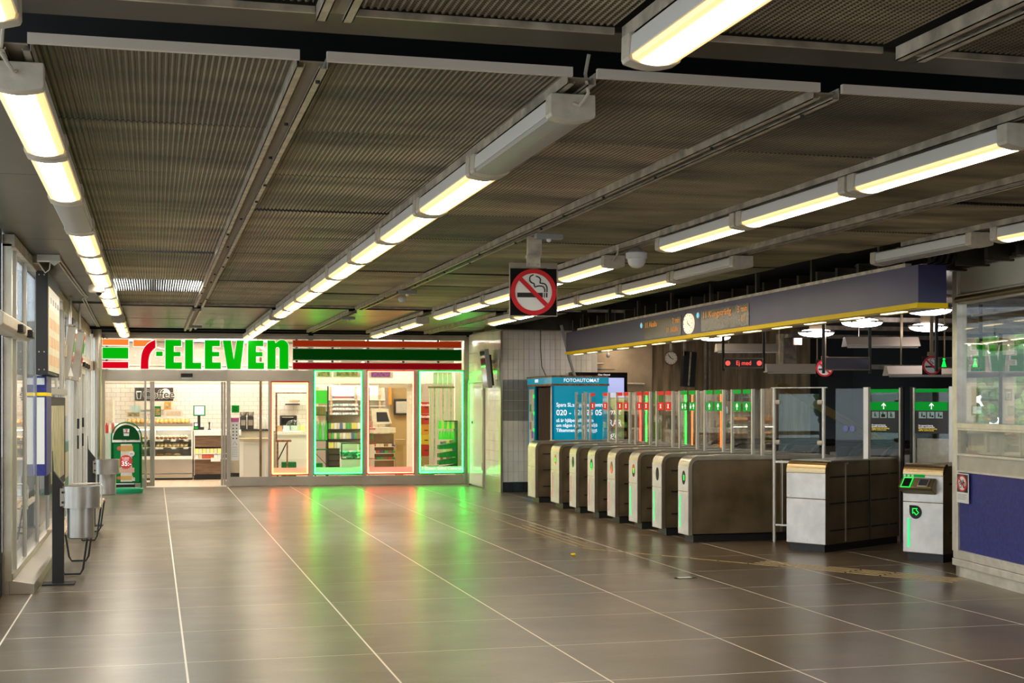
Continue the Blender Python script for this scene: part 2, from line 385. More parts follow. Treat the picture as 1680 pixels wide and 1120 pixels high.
# ---- ceiling: perforated corrugated sheets between pairs of rails
ceil = struct('ceiling', label='dark corrugated perforated metal sheets between steel rails')
RX = [.63 + 1.157 * k for k in range(-1, 7)]
BY0, BP = 5.68, 1.55
def sheet(wd, ln, name='ceiling_sheet'):
    g = G(); n = int(round(wd / .027)) ; st = wd / n; pts = []
    for i in range(n):
        for a, zz in ((0, 0), (.28, 0), (.5, .007), (.78, .007)): pts.append((i * st + a * st, zz))
    pts.append((wd, 0))
    v = [(x, 0, z) for x, z in pts] + [(x, ln, z) for x, z in pts]; m = len(pts)
    g.add(v, [(i, i + m, i + 1 + m, i + 1) for i in range(m - 1)]); me = g.mesh(name); me.materials.append(MT['sheet']); return me
wd = 1.157 - .13
sm_full = sheet(wd, BP - .014); 
for b in range(7):
    x0 = RX[b] + .065
    if b == 6: continue
    for k in range(9 + 1):
        y0 = BY0 + k * BP; 
        if k == 9: continue
        if b == 0 and k == 7: continue
        o = part(ceil, 'ceiling_sheet', sm_full, None, loc=(x0, y0, 3.052 + random.uniform(-.010, .016)))
        o.rotation_euler = (random.uniform(-.004, .004), random.uniform(-.005, .005), 0)
    part(ceil, 'ceiling_sheet', sheet(wd, .72), None, loc=(x0, BY0 + 9 * BP, 3.055))
for b in range(7):                                # bays nearer than the cross beam
    x0 = RX[b] + .065
    for k in range(3):
        part(ceil, 'ceiling_sheet', sm_full, None, loc=(x0, 5.09 - BP * (k + 1), 3.085 + random.uniform(-.004, .006)))
# open louvre with a skylight above it
lv = G()
for i in range(36): lv.box(RX[0] + .08 + i * .0283, RX[0] + .088 + i * .0283, BY0 + 7 * BP + .01, BY0 + 8 * BP - .02, 3.04, 3.075)
part(ceil, 'louvre', lv, 'white', 'bright open louvre slats', kind='stuff')
part(ceil, 'skylight', G().box(RX[0] + .08, RX[1] - .08, BY0 + 7 * BP, BY0 + 8 * BP, 3.30, 3.31), 'skylight', 'skylight behind the louvre')
# edge strips of each bay along the beam
for b in range(7):
    x0 = RX[b] + .075; x1 = RX[b + 1] - .075
    part(ceil, 'edge_strip', G().box(x0 - .02, x1 + .02, 5.645, 5.668, 3.022, 3.062), 'edge_white', 'pale aluminium edge strip')
    part(ceil, 'edge_strip', G().box(x0 - .02, x1 + .02, 5.095, 5.11, 3.06, 3.085), 'galvanised')
    part(ceil, 'edge_strip', G().box(x0 - .02, x1 + .02, 20.31, 20.33, 3.03, 3.07), 'galvanised')
# rails: a pair of channels each
def channel(x, y0, y1, side, z=3.0):
    g = G()
    g.box(x - .018, x + .018, y0, y1, z, z + .004)
    g.box(x - .018 if side < 0 else x + .014, x - .014 if side < 0 else x + .018, y0, y1, z, z + .055)
    g.box(x + .014 if side < 0 else x - .018, x + .018 if side < 0 else x - .014, y0, y1, z, z + .012)
    return g
bolt = G().cyl((0, 0, -.012), (0, 0, .0), .010, 8).mesh('bolt'); bolt.materials.append(MT['soft_black'])
for b in range(len(RX)):
    for (y0, y1) in ((-1.2, 4.98), (5.70, 20.32), (21.05, 27.0)):
        if b >= 6 and y1 > 10: y1 = min(y1, 10.9); 
        if y0 > y1: continue
        for sd in (-1, 1):
            part(ceil, 'rail', channel(RX[b] + sd * .047, y0, y1, sd), 'galvanised', 'galvanised steel rail')
        part(ceil, 'rail_cover', G().box(RX[b] - .05, RX[b] + .05, y0 + .02, y1, 3.03, 3.037), 'trough')
for b in (1, 3):
    for k in range(16):
        y = 6.0 + k * .9 + random.uniform(-.1, .1)
        part(ceil, 'bolt', bolt, None, loc=(RX[b] + random.choice((-.047, .047, 0)), y, 3.0 if random.random() < 2 else 3.04))
# cross beam
part(ceil, 'cross_beam', G().box(-1.4, 12, 5.13, 5.42, 3.075, 3.095).box(-1.4, 12, 5.265, 5.285, 3.095, 3.4), 'beam', 'dark steel cross beam', bev=.004)
part(ceil, 'cross_beam', G().box(-1.4, 12, 20.45, 20.75, 3.09, 3.11).box(-1.4, 12, 20.59, 20.61, 3.11, 3.4), 'beam')
# smooth boards beyond the second beam
for b in range(6):
    for k in range(4):
        part(ceil, 'ceiling_board', G().box(RX[b] + .07, RX[b + 1] - .07, 21.0 + k * 1.5, 22.49 + k * 1.5, 3.05 + random.uniform(0, .006), 3.07), 'slab')
# smooth dark metal slab over the left edge
for k, (a, b_) in enumerate(((-2, 5.0), (5.7, 9.2), (9.21, 12.8), (12.81, 16.4), (16.41, 20.3), (20.9, 24.2), (24.21, 27.5))):
    part(ceil, 'edge_slab', G().box(-1.32, RX[0] - .07, a, b_, 3.07, 3.10), 'slab', 'smooth dark reflective metal soffit')
struct('wall_rear_added', G().box(-1.6, 12, -4.1, -4.0, 0, 3.6), 'concrete', label='unseen wall added behind the camera to keep sky light out')  # added to keep the open sky out of the shop glass
# ---- left wall: steel glazing
lw = struct('wall_left', label='steel framed glazed left wall with sloping plinth')
part(lw, 'plinth', G().prism([(-1.19, 0), (-.985, 0), (-.985, .085), (-1.19, .125)], 12.47, 19.4), 'steel', 'sloping stainless steel plinth', bev=.004)
part(lw, 'kick_panel', G().box(-1.42, -1.19, 12.47, 12.50, 0, .36), 'steel')
part(lw, 'sill_rail', G().box(-1.20, -1.155, 12.47, 19.4, .125, .175), 'steel')
part(lw, 'jamb', G().box(-1.24, -1.165, 12.42, 12.52, .12, 2.98), 'gate_edge')
part(lw, 'jamb', G().box(-1.235, -1.16, 12.80, 12.86, .12, 2.98), 'steel')
part(lw, 'head_rail', G().box(-1.24, -1.14, 12.42, 19.0, 2.96, 3.06), 'galvanised')
part(lw, 'head_rail', G().box(-1.26, -1.15, 19.0, 27.6, 2.86, 3.06), 'galvanised')
for y in (13.88, 15.34, 16.8, 18.3, 19.3): part(lw, 'mullion', G().box(-1.205, -1.165, y - .03, y + .03, .12, 2.98), 'steel')
for a, b_ in ((12.86, 13.85), (13.91, 15.31), (15.37, 16.77), (16.83, 18.27), (18.33, 19.27)):
    part(lw, 'pane', G().box(-1.19, -1.182, a, b_, .175, 2.96), 'glass')
for y in (19.4, 20.9, 21.5, 22.6, 23.7, 24.2, 25.3, 26.3, 27.0, 27.5):
    part(lw, 'mullion', G().box(-1.22, -1.15, y - .045, y + .045, 0, 2.96), 'steel_bright')
for a, b_ in ((19.45, 20.85), (20.95, 21.45), (21.55, 22.55), (22.65, 23.65), (24.25, 25.25), (25.35, 26.25), (26.35, 26.95), (27.05, 27.45)):
    part(lw, 'pane', G().box(-1.19, -1.182, a, b_, .05, 2.25), 'glass'); part(lw, 'pane', G().box(-1.19, -1.182, a, b_, 2.42, 2.86), 'glass')
part(lw, 'transom', G().box(-1.24, -1.12, 19.4, 27.5, 2.25, 2.42), 'galvanised')
part(lw, 'near_wall', G().box(-1.42, -1.24, 12.30, 12.40, 0, 3.07), 'soft_black')
part(lw, 'jamb', G().box(-1.36, -1.28, 10.2, 10.3, 0, 3.0), 'steel')
part(lw, 'pane', G().box(-1.335, -1.327, 10.3, 12.25, 2.36, 3.0), 'glass')
for a, b_ in ((-1, 1.9), (2, 4.9), (5.0, 7.5), (7.6, 10.15)):
    part(lw, 'pane', G().box(-1.335, -1.327, a, b_, .1, 3.0), 'glass'); part(lw, 'mullion', G().box(-1.36, -1.30, b_, b_ + .1, 0, 3.07), 'steel')
# the sliding door leaf nearest the camera
dr = struct('door_1', label='sliding glass door leaf at the left edge of the photo')
g = G(); g.box(-1.34, -1.29, 10.4, 12.28, 0, .34); g.box(-1.34, -1.29, 10.4, 12.28, 2.12, 2.2); g.box(-1.34, -1.29, 12.20, 12.28, .34, 2.12); g.box(-1.34, -1.29, 10.4, 10.48, .34, 2.12); g.box(-1.345, -1.285, 10.48, 12.2, 1.05, 1.12)
part(dr, 'door_frame', g, 'white'); part(dr, 'pane', G().box(-1.32, -1.312, 10.48, 12.2, .34, 2.12), 'glass')
part(dr, 'floor_track', G().box(-1.40, -1.30, 9, 12.3, .0, .012), 'brass')
# the pair of sliding doors near the shop
for n, (a, b_) in enumerate(((21.55, 22.5), (23.0, 24.1))):
    dd = struct('door_%d' % (n + 2), label='%s sliding door with bright metal frame in the left wall' % ('nearer', 'farther')[n])
    g = G(); g.box(-1.14, -1.10, a, b_, .02, .22); g.box(-1.14, -1.10, a, b_, 2.1, 2.2); g.box(-1.14, -1.10, a, a + .08, .22, 2.1); g.box(-1.14, -1.10, b_ - .08, b_, .22, 2.1)
    part(dd, 'door_frame', g, 'steel_bright'); part(dd, 'pane', G().box(-1.125, -1.117, a + .08, b_ - .08, .22, 2.1), 'glass')
    part(dd, 'handle', G().box(-1.10, -1.075, a + .03, a + .06, .95, 1.15).box(-1.10, -1.07, a + .025, a + .065, 1.25, 1.40), 'black')
# ---- side wall beside the shop and tiled wall behind the photo booth
ws = struct('wall_right', label='white tiled side wall with a plain door beside the shop')
part(ws, 'backing', G().box(6.16, 6.30, 24.62, 27.25, 0, 3.0), 'wall_grout')
def wallrow(par, x0, x1, y0, y1, z0, z1, m, axis, w_=.1, name='tile'):
    n = max(1, int(round(((x1 - x0) if axis == 'x' else (y1 - y0)) / w_)))
    for i in range(n):
        if axis == 'x': a = x0 + i * w_; part(par, name, G().box(a + .002, a + w_ - .002, y0, y1, z0 + .003, z1 - .003), m)
        else: a = y0 + i * w_; part(par, name, G().box(x0, x1, a + .002, a + w_ - .002, z0 + .003, z1 - .003), m)
for r_ in range(16):
    z0 = .0 + r_ * .187; z1 = min(z0 + .187, 2.96); m = 'wall_tile_dark' if r_ < 1 else ('wall_tile_grey' if 6.5 < r_ < 11 else 'wall_tile_light')
    if r_ == 0: part(ws, 'skirting', G().box(6.14, 6.16, 24.64, 25.78, .0, .26), 'steel'); continue
    zz = max(z0, .26)
    if z0 < 2.05: wallrow(ws, 6.146, 6.16, 24.64, 25.74, zz, z1, 'wall_tile_light', 'y', .37)
    else: wallrow(ws, 6.146, 6.16, 24.64, 27.16, z0, z1, 'wall_tile_light', 'y', .42)
d2 = struct('door_4', label='plain white service door in the side wall right of the shop')
part(d2, 'door_leaf', G().box(6.11, 6.155, 25.84, 26.98, .03, 2.02), 'gloss_panel'); part(d2, 'door_frame', G().box(6.10, 6.158, 25.78, 25.83, 0, 2.09).box(6.10, 6.158, 26.99, 27.05, 0, 2.09).box(6.10, 6.158, 25.78, 27.05, 2.03, 2.09), 'steel')
for z in (.35, 1.75): part(d2, 'hinge', G().cyl((6.10, 25.83, z), (6.10, 25.83, z + .14), .012), 'steel')
part(d2, 'lock', G().cyl((6.11, 26.7, 1.25), (6.095, 26.7, 1.25), .025), 'black')
wb = struct('wall_back', label='tiled wall in white and grey bands behind the blue photo booth')
part(wb, 'backing', G().box(6.17, 8.0, 24.54, 24.70, 0, 2.98), 'wall_grout')
part(wb, 'corner_trim', G().box(6.135, 6.175, 24.49, 24.62, 0, 2.95), 'steel')
for r_ in range(16):
    z0 = r_ * .187; z1 = min(z0 + .187, 2.95); m = 'wall_tile_dark' if r_ == 0 else ('wall_tile_grey' if 7 <= r_ <= 10 else 'wall_tile_light')
    n = 6 if z1 < 2.0 else 17
    wallrow(wb, 6.18, 6.18 + n * .1, 24.52, 24.54, z0, z1, m, 'x', .1)
part(wb, 'beam', G().box(6.0, 9, 24.3, 25.2, 2.97, 3.4), 'beam')
part(wb, 'beam', G().box(-1.3, 6.2, 27.05, 27.2, 3.02, 3.4), 'void')
# ---- concrete walls of the platform side
cw = struct('wall_far', label='brown board-marked concrete wall beyond the ticket gates')
part(cw, 'smooth_slab', G().box(7.75, 9.16, 24.72, 24.95, 1.85, 3.2), 'concrete', 'lighter smooth concrete slab', bev=.01)
part(cw, 'smooth_slab', G().box(7.75, 8.4, 24.71, 24.72, 2.26, 2.27), 'soft_black')
part(cw, 'rough_wall', G().box(7.75, 9.2, 24.80, 25.2, 0, 1.85), 'concrete_dark')
for i in range(15):
    x = 9.2 + i * .22; part(cw, 'concrete_board', G().box(x, x + .214, 24.84 + random.uniform(0, .012), 25.2, 0, 3.3), 'concrete_dark')
part(cw, 'conduit', G().box(10.25, 10.29, 24.80, 24.84, 0, 3.0).box(10.34, 10.37, 24.80, 24.84, 0, 3.0), 'galvanised')
part(cw, 'return_wall', G().box(12.5, 12.7, 24.9, 34, -1, 3.6), 'unlit_dark')
struct('wall_tunnel', G().box(12.5, 16.4, 30, 30.2, -1, 3.6).box(12.4, 16.4, 24.9, 30.2, 3.4, 3.62).box(16.2, 16.4, 9.0, 20, -1, 3.6).box(16.2, 16.4, 25.4, 30.2, -1, 3.6).box(16.2, 16.4, 20, 25.4, -1, 1.2).box(16.2, 16.4, 20, 25.4, 2.15, 2.58).box(16.2, 16.4, 20, 25.4, 2.98, 3.6).box(10.9, 16.4, 9.0, 9.2, -1, 3.6), 'unlit_dark', label='near-black walls standing in for the dark way down to the platforms')
ww = struct('added_window_1', label='added far wall windows standing in for reflections in the booth glass')  # windows added to imitate bright reflections in the booth glass
for q in range(5): part(ww, 'mullion', G().box(16.15, 16.42, 20 + q * 1.3, 20.12 + q * 1.3, 1.2, 2.98), 'gate_side')
part(ww, 'pane', G().box(16.3, 16.31, 20, 25.4, 1.2, 2.98), 'glass')
struct('ground_2', G().box(16.4, 40, -4, 45, -.14, -.02), 'paving', label='added pavement outside the added far side windows')
# low ceiling of the gate side: services
sv = struct('ceiling_services', label='dark ceiling with cable trays over the gate hall')
for k, y in enumerate((13.6, 15.2, 17.0, 19.0, 21.5)):
    part(sv, 'cable_tray', G().box(7.4 + k * .75, 13.8, y, y + .14, 2.74, 2.80), 'galvanised')
for k, y in enumerate((14.3, 16.2, 18.2)):
    part(sv, 'pipe', G().cyl((8.6, y, 2.86), (14, y + .5, 2.86), .035), 'cream')
part(sv, 'bulkhead', G().box(10.7, 14.5, 22.6, 22.8, 2.25, 2.33), 'galvanised')
part(sv, 'bulkhead', G().box(10.7, 10.95, 22.3, 22.6, 2.25, 2.85), 'galvanised')
for k in range(30):
    y = 9.6 + k * .45; part(sv, 'duct_rib', G().box(6.95, 7.35, y, y + .05, 2.86, 3.05), 'beam')
part(sv, 'deck', G().box(6.7, 16.2, 9.2, 24.8, 3.3, 3.4), 'unlit_dark')
part(sv, 'soffit', G().box(7.6, 16.2, 9.2, 22.5, 2.95, 3.0), 'slab')
# inclined stringer of the stairs
part(sv, 'stringer', G().prism([(10.9, 1.95), (10.98, 2.0), (13.2, .85), (13.1, .80)], 23.0, 23.08), 'brass')
part(sv, 'stringer', G().prism([(11.15, 1.95), (11.2, 1.98), (13.45, .85), (13.40, .82)], 23.2, 23.28), 'brass')
# ---- shop shell (own frame: x along the front, y into the shop)
SO = (-.93, 27.72, 0); SR = R(-4.068)
def sthing(name, label, cat, x, y, z, group=None, kind=None, rz=0):
    c, s_ = math.cos(SR), math.sin(SR)
    return thing(name, label, cat, (SO[0] + c * x - s_ * y, SO[1] + s_ * x + c * y, z), SR + rz, group, kind)
def ssolo(name, label, cat, g, m, x=0, y=0, z=0, group=None, sm=False, bev=0, kind=None, rz=0):
    c, s_ = math.cos(SR), math.sin(SR)
    return solo(name, label, cat, g, m, (SO[0] + c * x - s_ * y, SO[1] + s_ * x + c * y, z), SR + rz, group, sm, bev, kind)
sf = sthing('shop_floor', 'warm beige tiled floor inside the shop', None, 0, 0, 0, kind='structure')
part(sf, 'base', G().box(-2.2, 8.3, .05, 6.2, -.1, -.006), 'shop_grout')
ti = G().box(.003, .297, .003, .597, -.02, .0).mesh('tile'); ti.materials.append(MT['shop_floor'])
for i in range(30):
    for j in range(7): part(sf, 'tile', ti, None, loc=(-1.2 + i * .3, .05 + j * .6, 0))
sw = sthing('wall_shop', 'white brick-tiled back wall of the shop', None, 0, 0, 0, kind='structure')
part(sw, 'backing', G().box(-1.6, 4.75, 4.32, 4.45, 0, 3.0), 'shop_grout')
bt = G().box(.003, .197, 0, .02, .003, .094).mesh('wall_tile'); bt.materials.append(MT['shop_tile'])
half = G().box(.003, .097, 0, .02, .003, .094).mesh('wall_tile'); half.materials.append(MT['shop_tile'])
for r_ in range(2, 13):
    for i in range(-3, 23):
        x = .02 + i * .2 + (.1 if r_ % 2 else 0)
        if x < 4.6: part(sw, 'wall_tile', bt, None, loc=(x, 4.30, .80 + r_ * .097))
part(sw, 'bulkhead', G().box(-1.6, 8.2, 2.6, 2.7, 2.06, 2.45), 'shop_beige', 'beige bulkhead under the shop ceiling')
part(sw, 'side_wall', G().box(-1.7, -1.6, .4, 6, 0, 3.2), 'shop_wall'); part(sw, 'side_wall', G().box(8.2, 8.3, .2, 6, 0, 3.2), 'shop_wall')
part(sw, 'side_wall', G().box(4.7, 8.3, 5.9, 6.0, 0, 3.2), 'shop_beige'); part(sw, 'side_wall', G().box(4.72, 4.8, 4.4, 5.9, 0, 3.2), 'shop_wall')
part(sw, 'side_wall', G().box(-1.65, -.1, .12, .2, 0, 3.2), 'shop_wall'); part(sw, 'side_wall', G().box(7.12, 8.3, .12, .2, 0, 3.2), 'shop_wall')
sc_ = sthing('ceiling_shop', 'light ceiling of the shop with glowing panels', None, 0, 0, 0, kind='structure')
part(sc_, 'soffit', G().box(-1.7, 8.3, .1, 6.1, 3.02, 3.1), 'shop_wall')
for i in range(6):
    for j in range(3):
        part(sc_, 'light_panel', G().box(.0 + i * 1.3, .65 + i * 1.3, .7 + j * 1.4, 1.1 + j * 1.4, 3.0, 3.018), 'shop_lamp', 'glowing ceiling light panel')
for j, (x, wv) in enumerate(((1.7, 1.2), (5.2, 1.6))):
    part(sc_, 'light_panel', G().box(x, x + wv, 2.2, 2.35, 2.96, 3.0), 'shop_lamp')
# shop front
fr = sthing('wall_front', 'stainless steel framed glass front of the shop', None, 0, 0, 0, kind='structure')
for a, b_, z1 in ((-.05, .03, 2.95), (.765, .80, 2.29), (2.32, 2.395, 2.29), (3.12, 3.185, 2.29), (3.895, 4.0, 2.95), (4.965, 5.045, 2.29), (6.0, 6.08, 2.29), (7.0, 7.10, 2.95)):
    part(fr, 'mullion', G().box(a, b_, -.03, .07, 0, z1), 'steel')
part(fr, 'lintel', G().box(-.02, 3.92, -.01, .06, 2.06, 2.28), 'steel', bev=.004)
part(fr, 'lintel_rib', G().box(-.02, 3.92, -.025, -.01, 2.07, 2.10), 'steel')
part(fr, 'head_rail', G().box(-.05, 7.1, -.03, .07, 2.885, 2.96), 'steel')
part(fr, 'upper_fascia', G().box(-.3, 7.15, -.02, .09, 2.965, 3.5), 'void')
part(fr, 'cover_strip', G().box(-.05, 3.9, -.035, -.02, 2.965, 2.99).box(4.0, 7.05, -.035, -.02, 2.965, 2.99), 'gate_edge')
for a, b_ in ((.8, 2.32), (4.0, 7.0)): pass
for a, b_ in ((2.40, 3.12), (3.185, 3.895), (4.0, 4.965), (5.045, 6.0), (6.08, 7.0)):
    part(fr, 'kick_plate', G().box(a, b_, -.012, .03, .01, .19), 'steel')
    part(fr, 'pane', G().box(a, b_, .01, .018, .20, 2.06 if b_ < 3.9 else 2.28), 'glass')
part(fr, 'kick_plate', G().box(.03, .765, -.012, .03, .01, .19), 'steel'); part(fr, 'pane', G().box(.03, .765, .01, .018, .19, 2.06), 'glass')
part(fr, 'pane', G().box(.03, 7.0, .02, .028, 2.28, 2.89), 'glass', 'transom glass behind the sign')
part(fr, 'threshold', G().box(.8, 2.32, -.03, .08, 0, .006), 'steel_bright')
for a, b_ in ((2.44, 3.10), (3.19, 3.89), (4.0, 4.96), (5.05, 6.0), (6.08, 7.0)):
    if a > 3: part(fr, 'sill_film', G().box(a, b_, .035, .04, .24, .36), 'film_white', 'pale film along the foot of the pane')
sd = sthing('door_5', 'open sliding glass door of the shop', None, 0, 0, 0, kind='structure')
for a, b_, yy in ((.862, .905, .09), (.907, .948, .09), (2.21, 2.255, .09), (2.262, 2.30, .13)):
    part(sd, 'stile', G().box(a, b_, yy, yy + .04, .02, 2.05), 'steel')
part(sd, 'pane', G().box(.10, .862, .105, .111, .1, 2.05), 'glass'); part(sd, 'pane', G().box(2.30, 3.05, .145, .151, .1, 2.05), 'glass')
part(sd, 'bottom_rail', G().box(.10, .862, .09, .13, .02, .1), 'steel'); part(sd, 'bottom_rail', G().box(2.30, 3.05, .13, .17, .02, .1), 'steel')
part(sd, 'handle', G().box(2.215, 2.23, .06, .09, .95, 1.15).box(2.22, 2.235, .05, .09, 1.25, 1.45), 'steel_bright')
# ================================================================== CEILING FITTINGS
def strip_light(x, y, run, k, on, glows='lit'):
    t = thing('strip_light', None, 'light', (x, y + .80, 0), 0, 'ceiling strip lights')
    L2 = .715
    part(t, 'housing', G().prism([(-.098, 2.905), (.098, 2.905), (.092, 2.975), (.07, 2.985), (-.07, 2.985), (-.092, 2.975)], -L2, L2), 'fixture_white', bev=.002)
    prof = [(-.09, 2.904), (-.088, 2.893)] + [(-.085 + .17 * i / 8, 2.888 - .016 * math.sin(PI * i / 8)) for i in range(9)] + [(.088, 2.893), (.09, 2.904)]
    part(t, 'diffuser', G().prism(prof, -L2, L2), 'diffuser_lit' if on else 'diffuser_off', None if on else 'unlit grey diffuser')
    for s_ in (-1, 1):
        e = [(-.102, 2.988), (.102, 2.988), (.104, 2.90)] + [(.098 - .196 * i / 8, 2.886 - .018 * math.sin(PI * i / 8)) for i in range(9)] + [(-.104, 2.90)]
        a = s_ * L2; part(t, 'end_cap', G().prism(e, min(a, a + s_ * .085), max(a, a + s_ * .085)), 'cream', bev=.004)
        part(t, 'bracket', G().box(-.03, .03, s_ * .45 - .02, s_ * .45 + .02, 2.98, 3.0), 'galvanised')
    return t
RUNS = [('leftmost ceiling run', RX[0], [1.68, 3.28, 5.82, 7.45, 9.08, 10.71, 12.34, 13.97, 15.60, 17.23, 18.86, 22.3, 23.93, 25.56], (4, ), ()),
        ('long centre run', RX[2], [1.68, 3.28, 5.82, 7.45, 9.08, 10.71, 12.34, 13.97, 15.60, 17.23, 18.86, 21.0, 22.63, 24.26, 25.89], (2, ), ()),
        ('run with the dome camera', RX[4], [3.0, 5.88, 7.51, 9.14, 12.07, 13.70, 15.33, 16.96, 18.6, 21.4, 23.03, 24.66], (), ()),
        ('run nearest the blue beam', RX[5], [11.8, 13.43, 15.06, 16.69, 18.32, 19.95], (0, ), ()),
        ('short run above the booth', RX[6] - .04, [6.2, 7.85, 9.70], (2, ), ())]
RUNS.append(('added unseen run behind the blue beam', 8.35, [20.2, 22.1, 23.75 - .1], (), ()))  # unseen lights added to brighten the concrete wall beyond the gates
for (rn_, x, ys, off, _) in RUNS:
    for k, y in enumerate(ys):
        t = strip_light(x, y, rn_, k, k not in off)
        t['label'] = '%s strip light, %s along the %s' % ('lit' if k not in off else 'unlit', ORD[k], rn_)
# power cords into near end caps
for nm, pts, lab in (('power_cord', [(RX[2], 5.83, 2.95), (RX[2] + .02, 5.79, 2.93), (RX[2] + .05, 5.76, 2.98), (RX[2] + .03, 5.74, 3.06), (RX[2] + .04, 5.72, 3.14)], 'pale curved power cord at the near end of the centre light run'),
                     ('power_cord', [(RX[0], 5.83, 2.95), (RX[0] - .01, 5.79, 2.94), (RX[0] - .05, 5.74, 3.00), (RX[0] - .03, 5.60, 3.06), (RX[0] + .02, 5.45, 3.07)], 'pale curved power cord at the near end of the leftmost light run'),
                     ('power_cord', [(RX[4] - .02, 12.08, 2.95), (RX[4] - .03, 12.03, 2.93), (RX[4] - .05, 11.85, 2.97), (RX[4] - .1, 11.65, 3.02)], 'short pale power cord behind the white dome camera'),
                     ('power_cord', [(RX[4], 5.89, 2.95), (RX[4] + .05, 5.8, 2.92), (RX[4] + .2, 5.75, 2.97), (RX[4] + .3, 5.7, 3.06)], 'pale power cord at the near end of the light run at the right edge')):
    solo(nm, lab, 'cord', G().tube(pts, .008), 'cream', sm=True)
# no smoking sign hanging from the rail
def nosmoke(par, s_, ox=0., oz=0., y=0.):
    """square sign of side s_, centre at ox,oz, facing -y"""
    part(par, 'sign_plate', G().box(ox - s_ / 2, ox + s_ / 2, y, y + .02, oz - s_ / 2, oz + s_ / 2), 'gloss_black', 'black glossy square')
    part(par, 'disc', G().prism(circ(ox, oz, s_ * .455, 40), y - .004, y), 'sign_white', 'white disc')
    a = s_ * .028
    part(par, 'cigarette', G().box(ox - s_ * .35, ox + s_ * .20, y - .007, y - .004, oz - s_ * .115, oz - s_ * .015).box(ox + s_ * .225, ox + s_ * .245, y - .007, y - .004, oz - s_ * .115, oz - s_ * .015).box(ox + s_ * .27, ox + s_ * .30, y - .007, y - .004, oz - s_ * .115, oz - s_ * .015), 'black')
    sm1 = [(.24, .0), (.24, .06), (.20, .12), (.10, .13), (.03, .11), (.01, .06 + .12), (-.04, .20), (-.08, .25), (-.07, .33), (.0, .37)]
    sm2 = [(.29, .0), (.29, .1), (.25, .17), (.17, .19), (.14, .20), (.15, .27), (.11, .32), (.05, .34)]
    for q, pts in enumerate((sm1, sm2)):
        part(par, 'smoke_line', G().tube([(ox + p[0] * s_, y - .006, oz + p[1] * s_) for p in cat_(pts)], s_ * .014, 6), 'black')
    c, d = math.cos(R(45)), s_ * .36; h = s_ * .045
    part(par, 'slash', G().prism([(ox - d * c * 1.1 - h * c, oz + d * c * 1.1 - h * c), (ox + d * c * 1.1 - h * c, oz - d * c * 1.1 - h * c), (ox + d * c * 1.1 + h * c, oz - d * c * 1.1 + h * c), (ox - d * c * 1.1 + h * c, oz + d * c * 1.1 + h * c)], y - .012, y - .004), 'sign_red', 'red slash')
    part(par, 'ring', G().ring(ox, oz, s_ * .495, s_ * .40, y - .012, y - .003), 'sign_red', 'red ring')
t = thing('no_smoking_sign', 'large square no-smoking sign hanging from a ceiling rail in mid hall', 'sign', (3.034, 11.0, 0), -R(8))
nosmoke(t, .385, 0, 2.545)
part(t, 'top_strip', G().box(-.197, .197, -.006, .024, 2.745, 2.785), 'steel', 'bare metal strip'); part(t, 'frame', G().frame(-.199, .199, 2.345, 2.786, .006, -.002, .026), 'steel')
part(t, 'bracket', G().box(-.06, .055, -.02, .0, 2.75, 2.83).box(-.055, .06, -.02, .10, 2.83, 2.85).box(-.045, .07, .0, .10, 2.85, 3.0), 'galvanised')
for s_ in (-.04, .035): part(t, 'screw', G().cyl((s_, -.021, 2.77), (s_, -.026, 2.77), .008, 10), 'grey_plastic')
# other ceiling devices
t = thing('motion_sensor', 'flat grey sensor box with a white lens above the hanging no-smoking sign', 'sensor', (3.05, 10.75, 0), 0)
part(t, 'housing', G().box(-.07, .16, -.03, .05, 2.955, 3.0), 'grey_plastic', bev=.006); part(t, 'lens', G().blob((.045, 0, 2.95), .022, .022, .022), 'white_gloss', sm=True)
t = thing('dome_camera', 'white dome ceiling camera in the gap of the light run right of the sign', 'lamp', (RX[4] + .03, 11.55, 0))  # ceiling camera dome, gives no light
part(t, 'base', G().lathe([(.085, 2.90), (.095, 2.91), (.097, 2.955), (.08, 2.96), (.03, 3.0)]), 'white', sm=True)
part(t, 'dome', G().lathe([(.01, 2.82), (.04, 2.826), (.065, 2.845), (.078, 2.87), (.082, 2.90)]), 'white_gloss', sm=True)
t = thing('smoke_detector', 'small white smoke detector on the rail beyond the hanging sign', 'detector', (3.10, 17.6, 0))
part(t, 'body', G().lathe([(.035, 2.93), (.05, 2.95), (.05, 2.985), (.04, 3.0)]), 'white', sm=True); part(t, 'vent', G().cyl((0, 0, 2.925), (0, 0, 2.935), .02), 'grey_plastic')
for (x, y, lab) in ((2.99, 16.6, 'flat sensor box just before the white smoke detector'), (2.99, 21.9, 'flat sensor box near the shop end of the ceiling rail'), (.72, 25.0, 'small white sensor on the narrow rail over the shop door')):
    t = thing('motion_sensor', lab, 'sensor', (x, y, 0)); part(t, 'housing', G().box(-.11, .11, -.04, .04, 2.955, 3.0), 'grey_plastic', bev=.005); part(t, 'lens', G().blob((0, 0, 2.95), .025, .025, .022), 'white_gloss', sm=True)
t = thing('security_camera', 'white dome security camera hanging below the leftmost light run', 'camera', (RX[0] - .06, 15.55, 0))
part(t, 'body', G().lathe([(.075, 2.82), (.09, 2.835), (.09, 2.90), (.07, 2.905), (.03, 2.98)]), 'white', sm=True); part(t, 'lens_dome', G().blob((.02, -.02, 2.815), .035, .035, .03), 'gloss_black', sm=True)
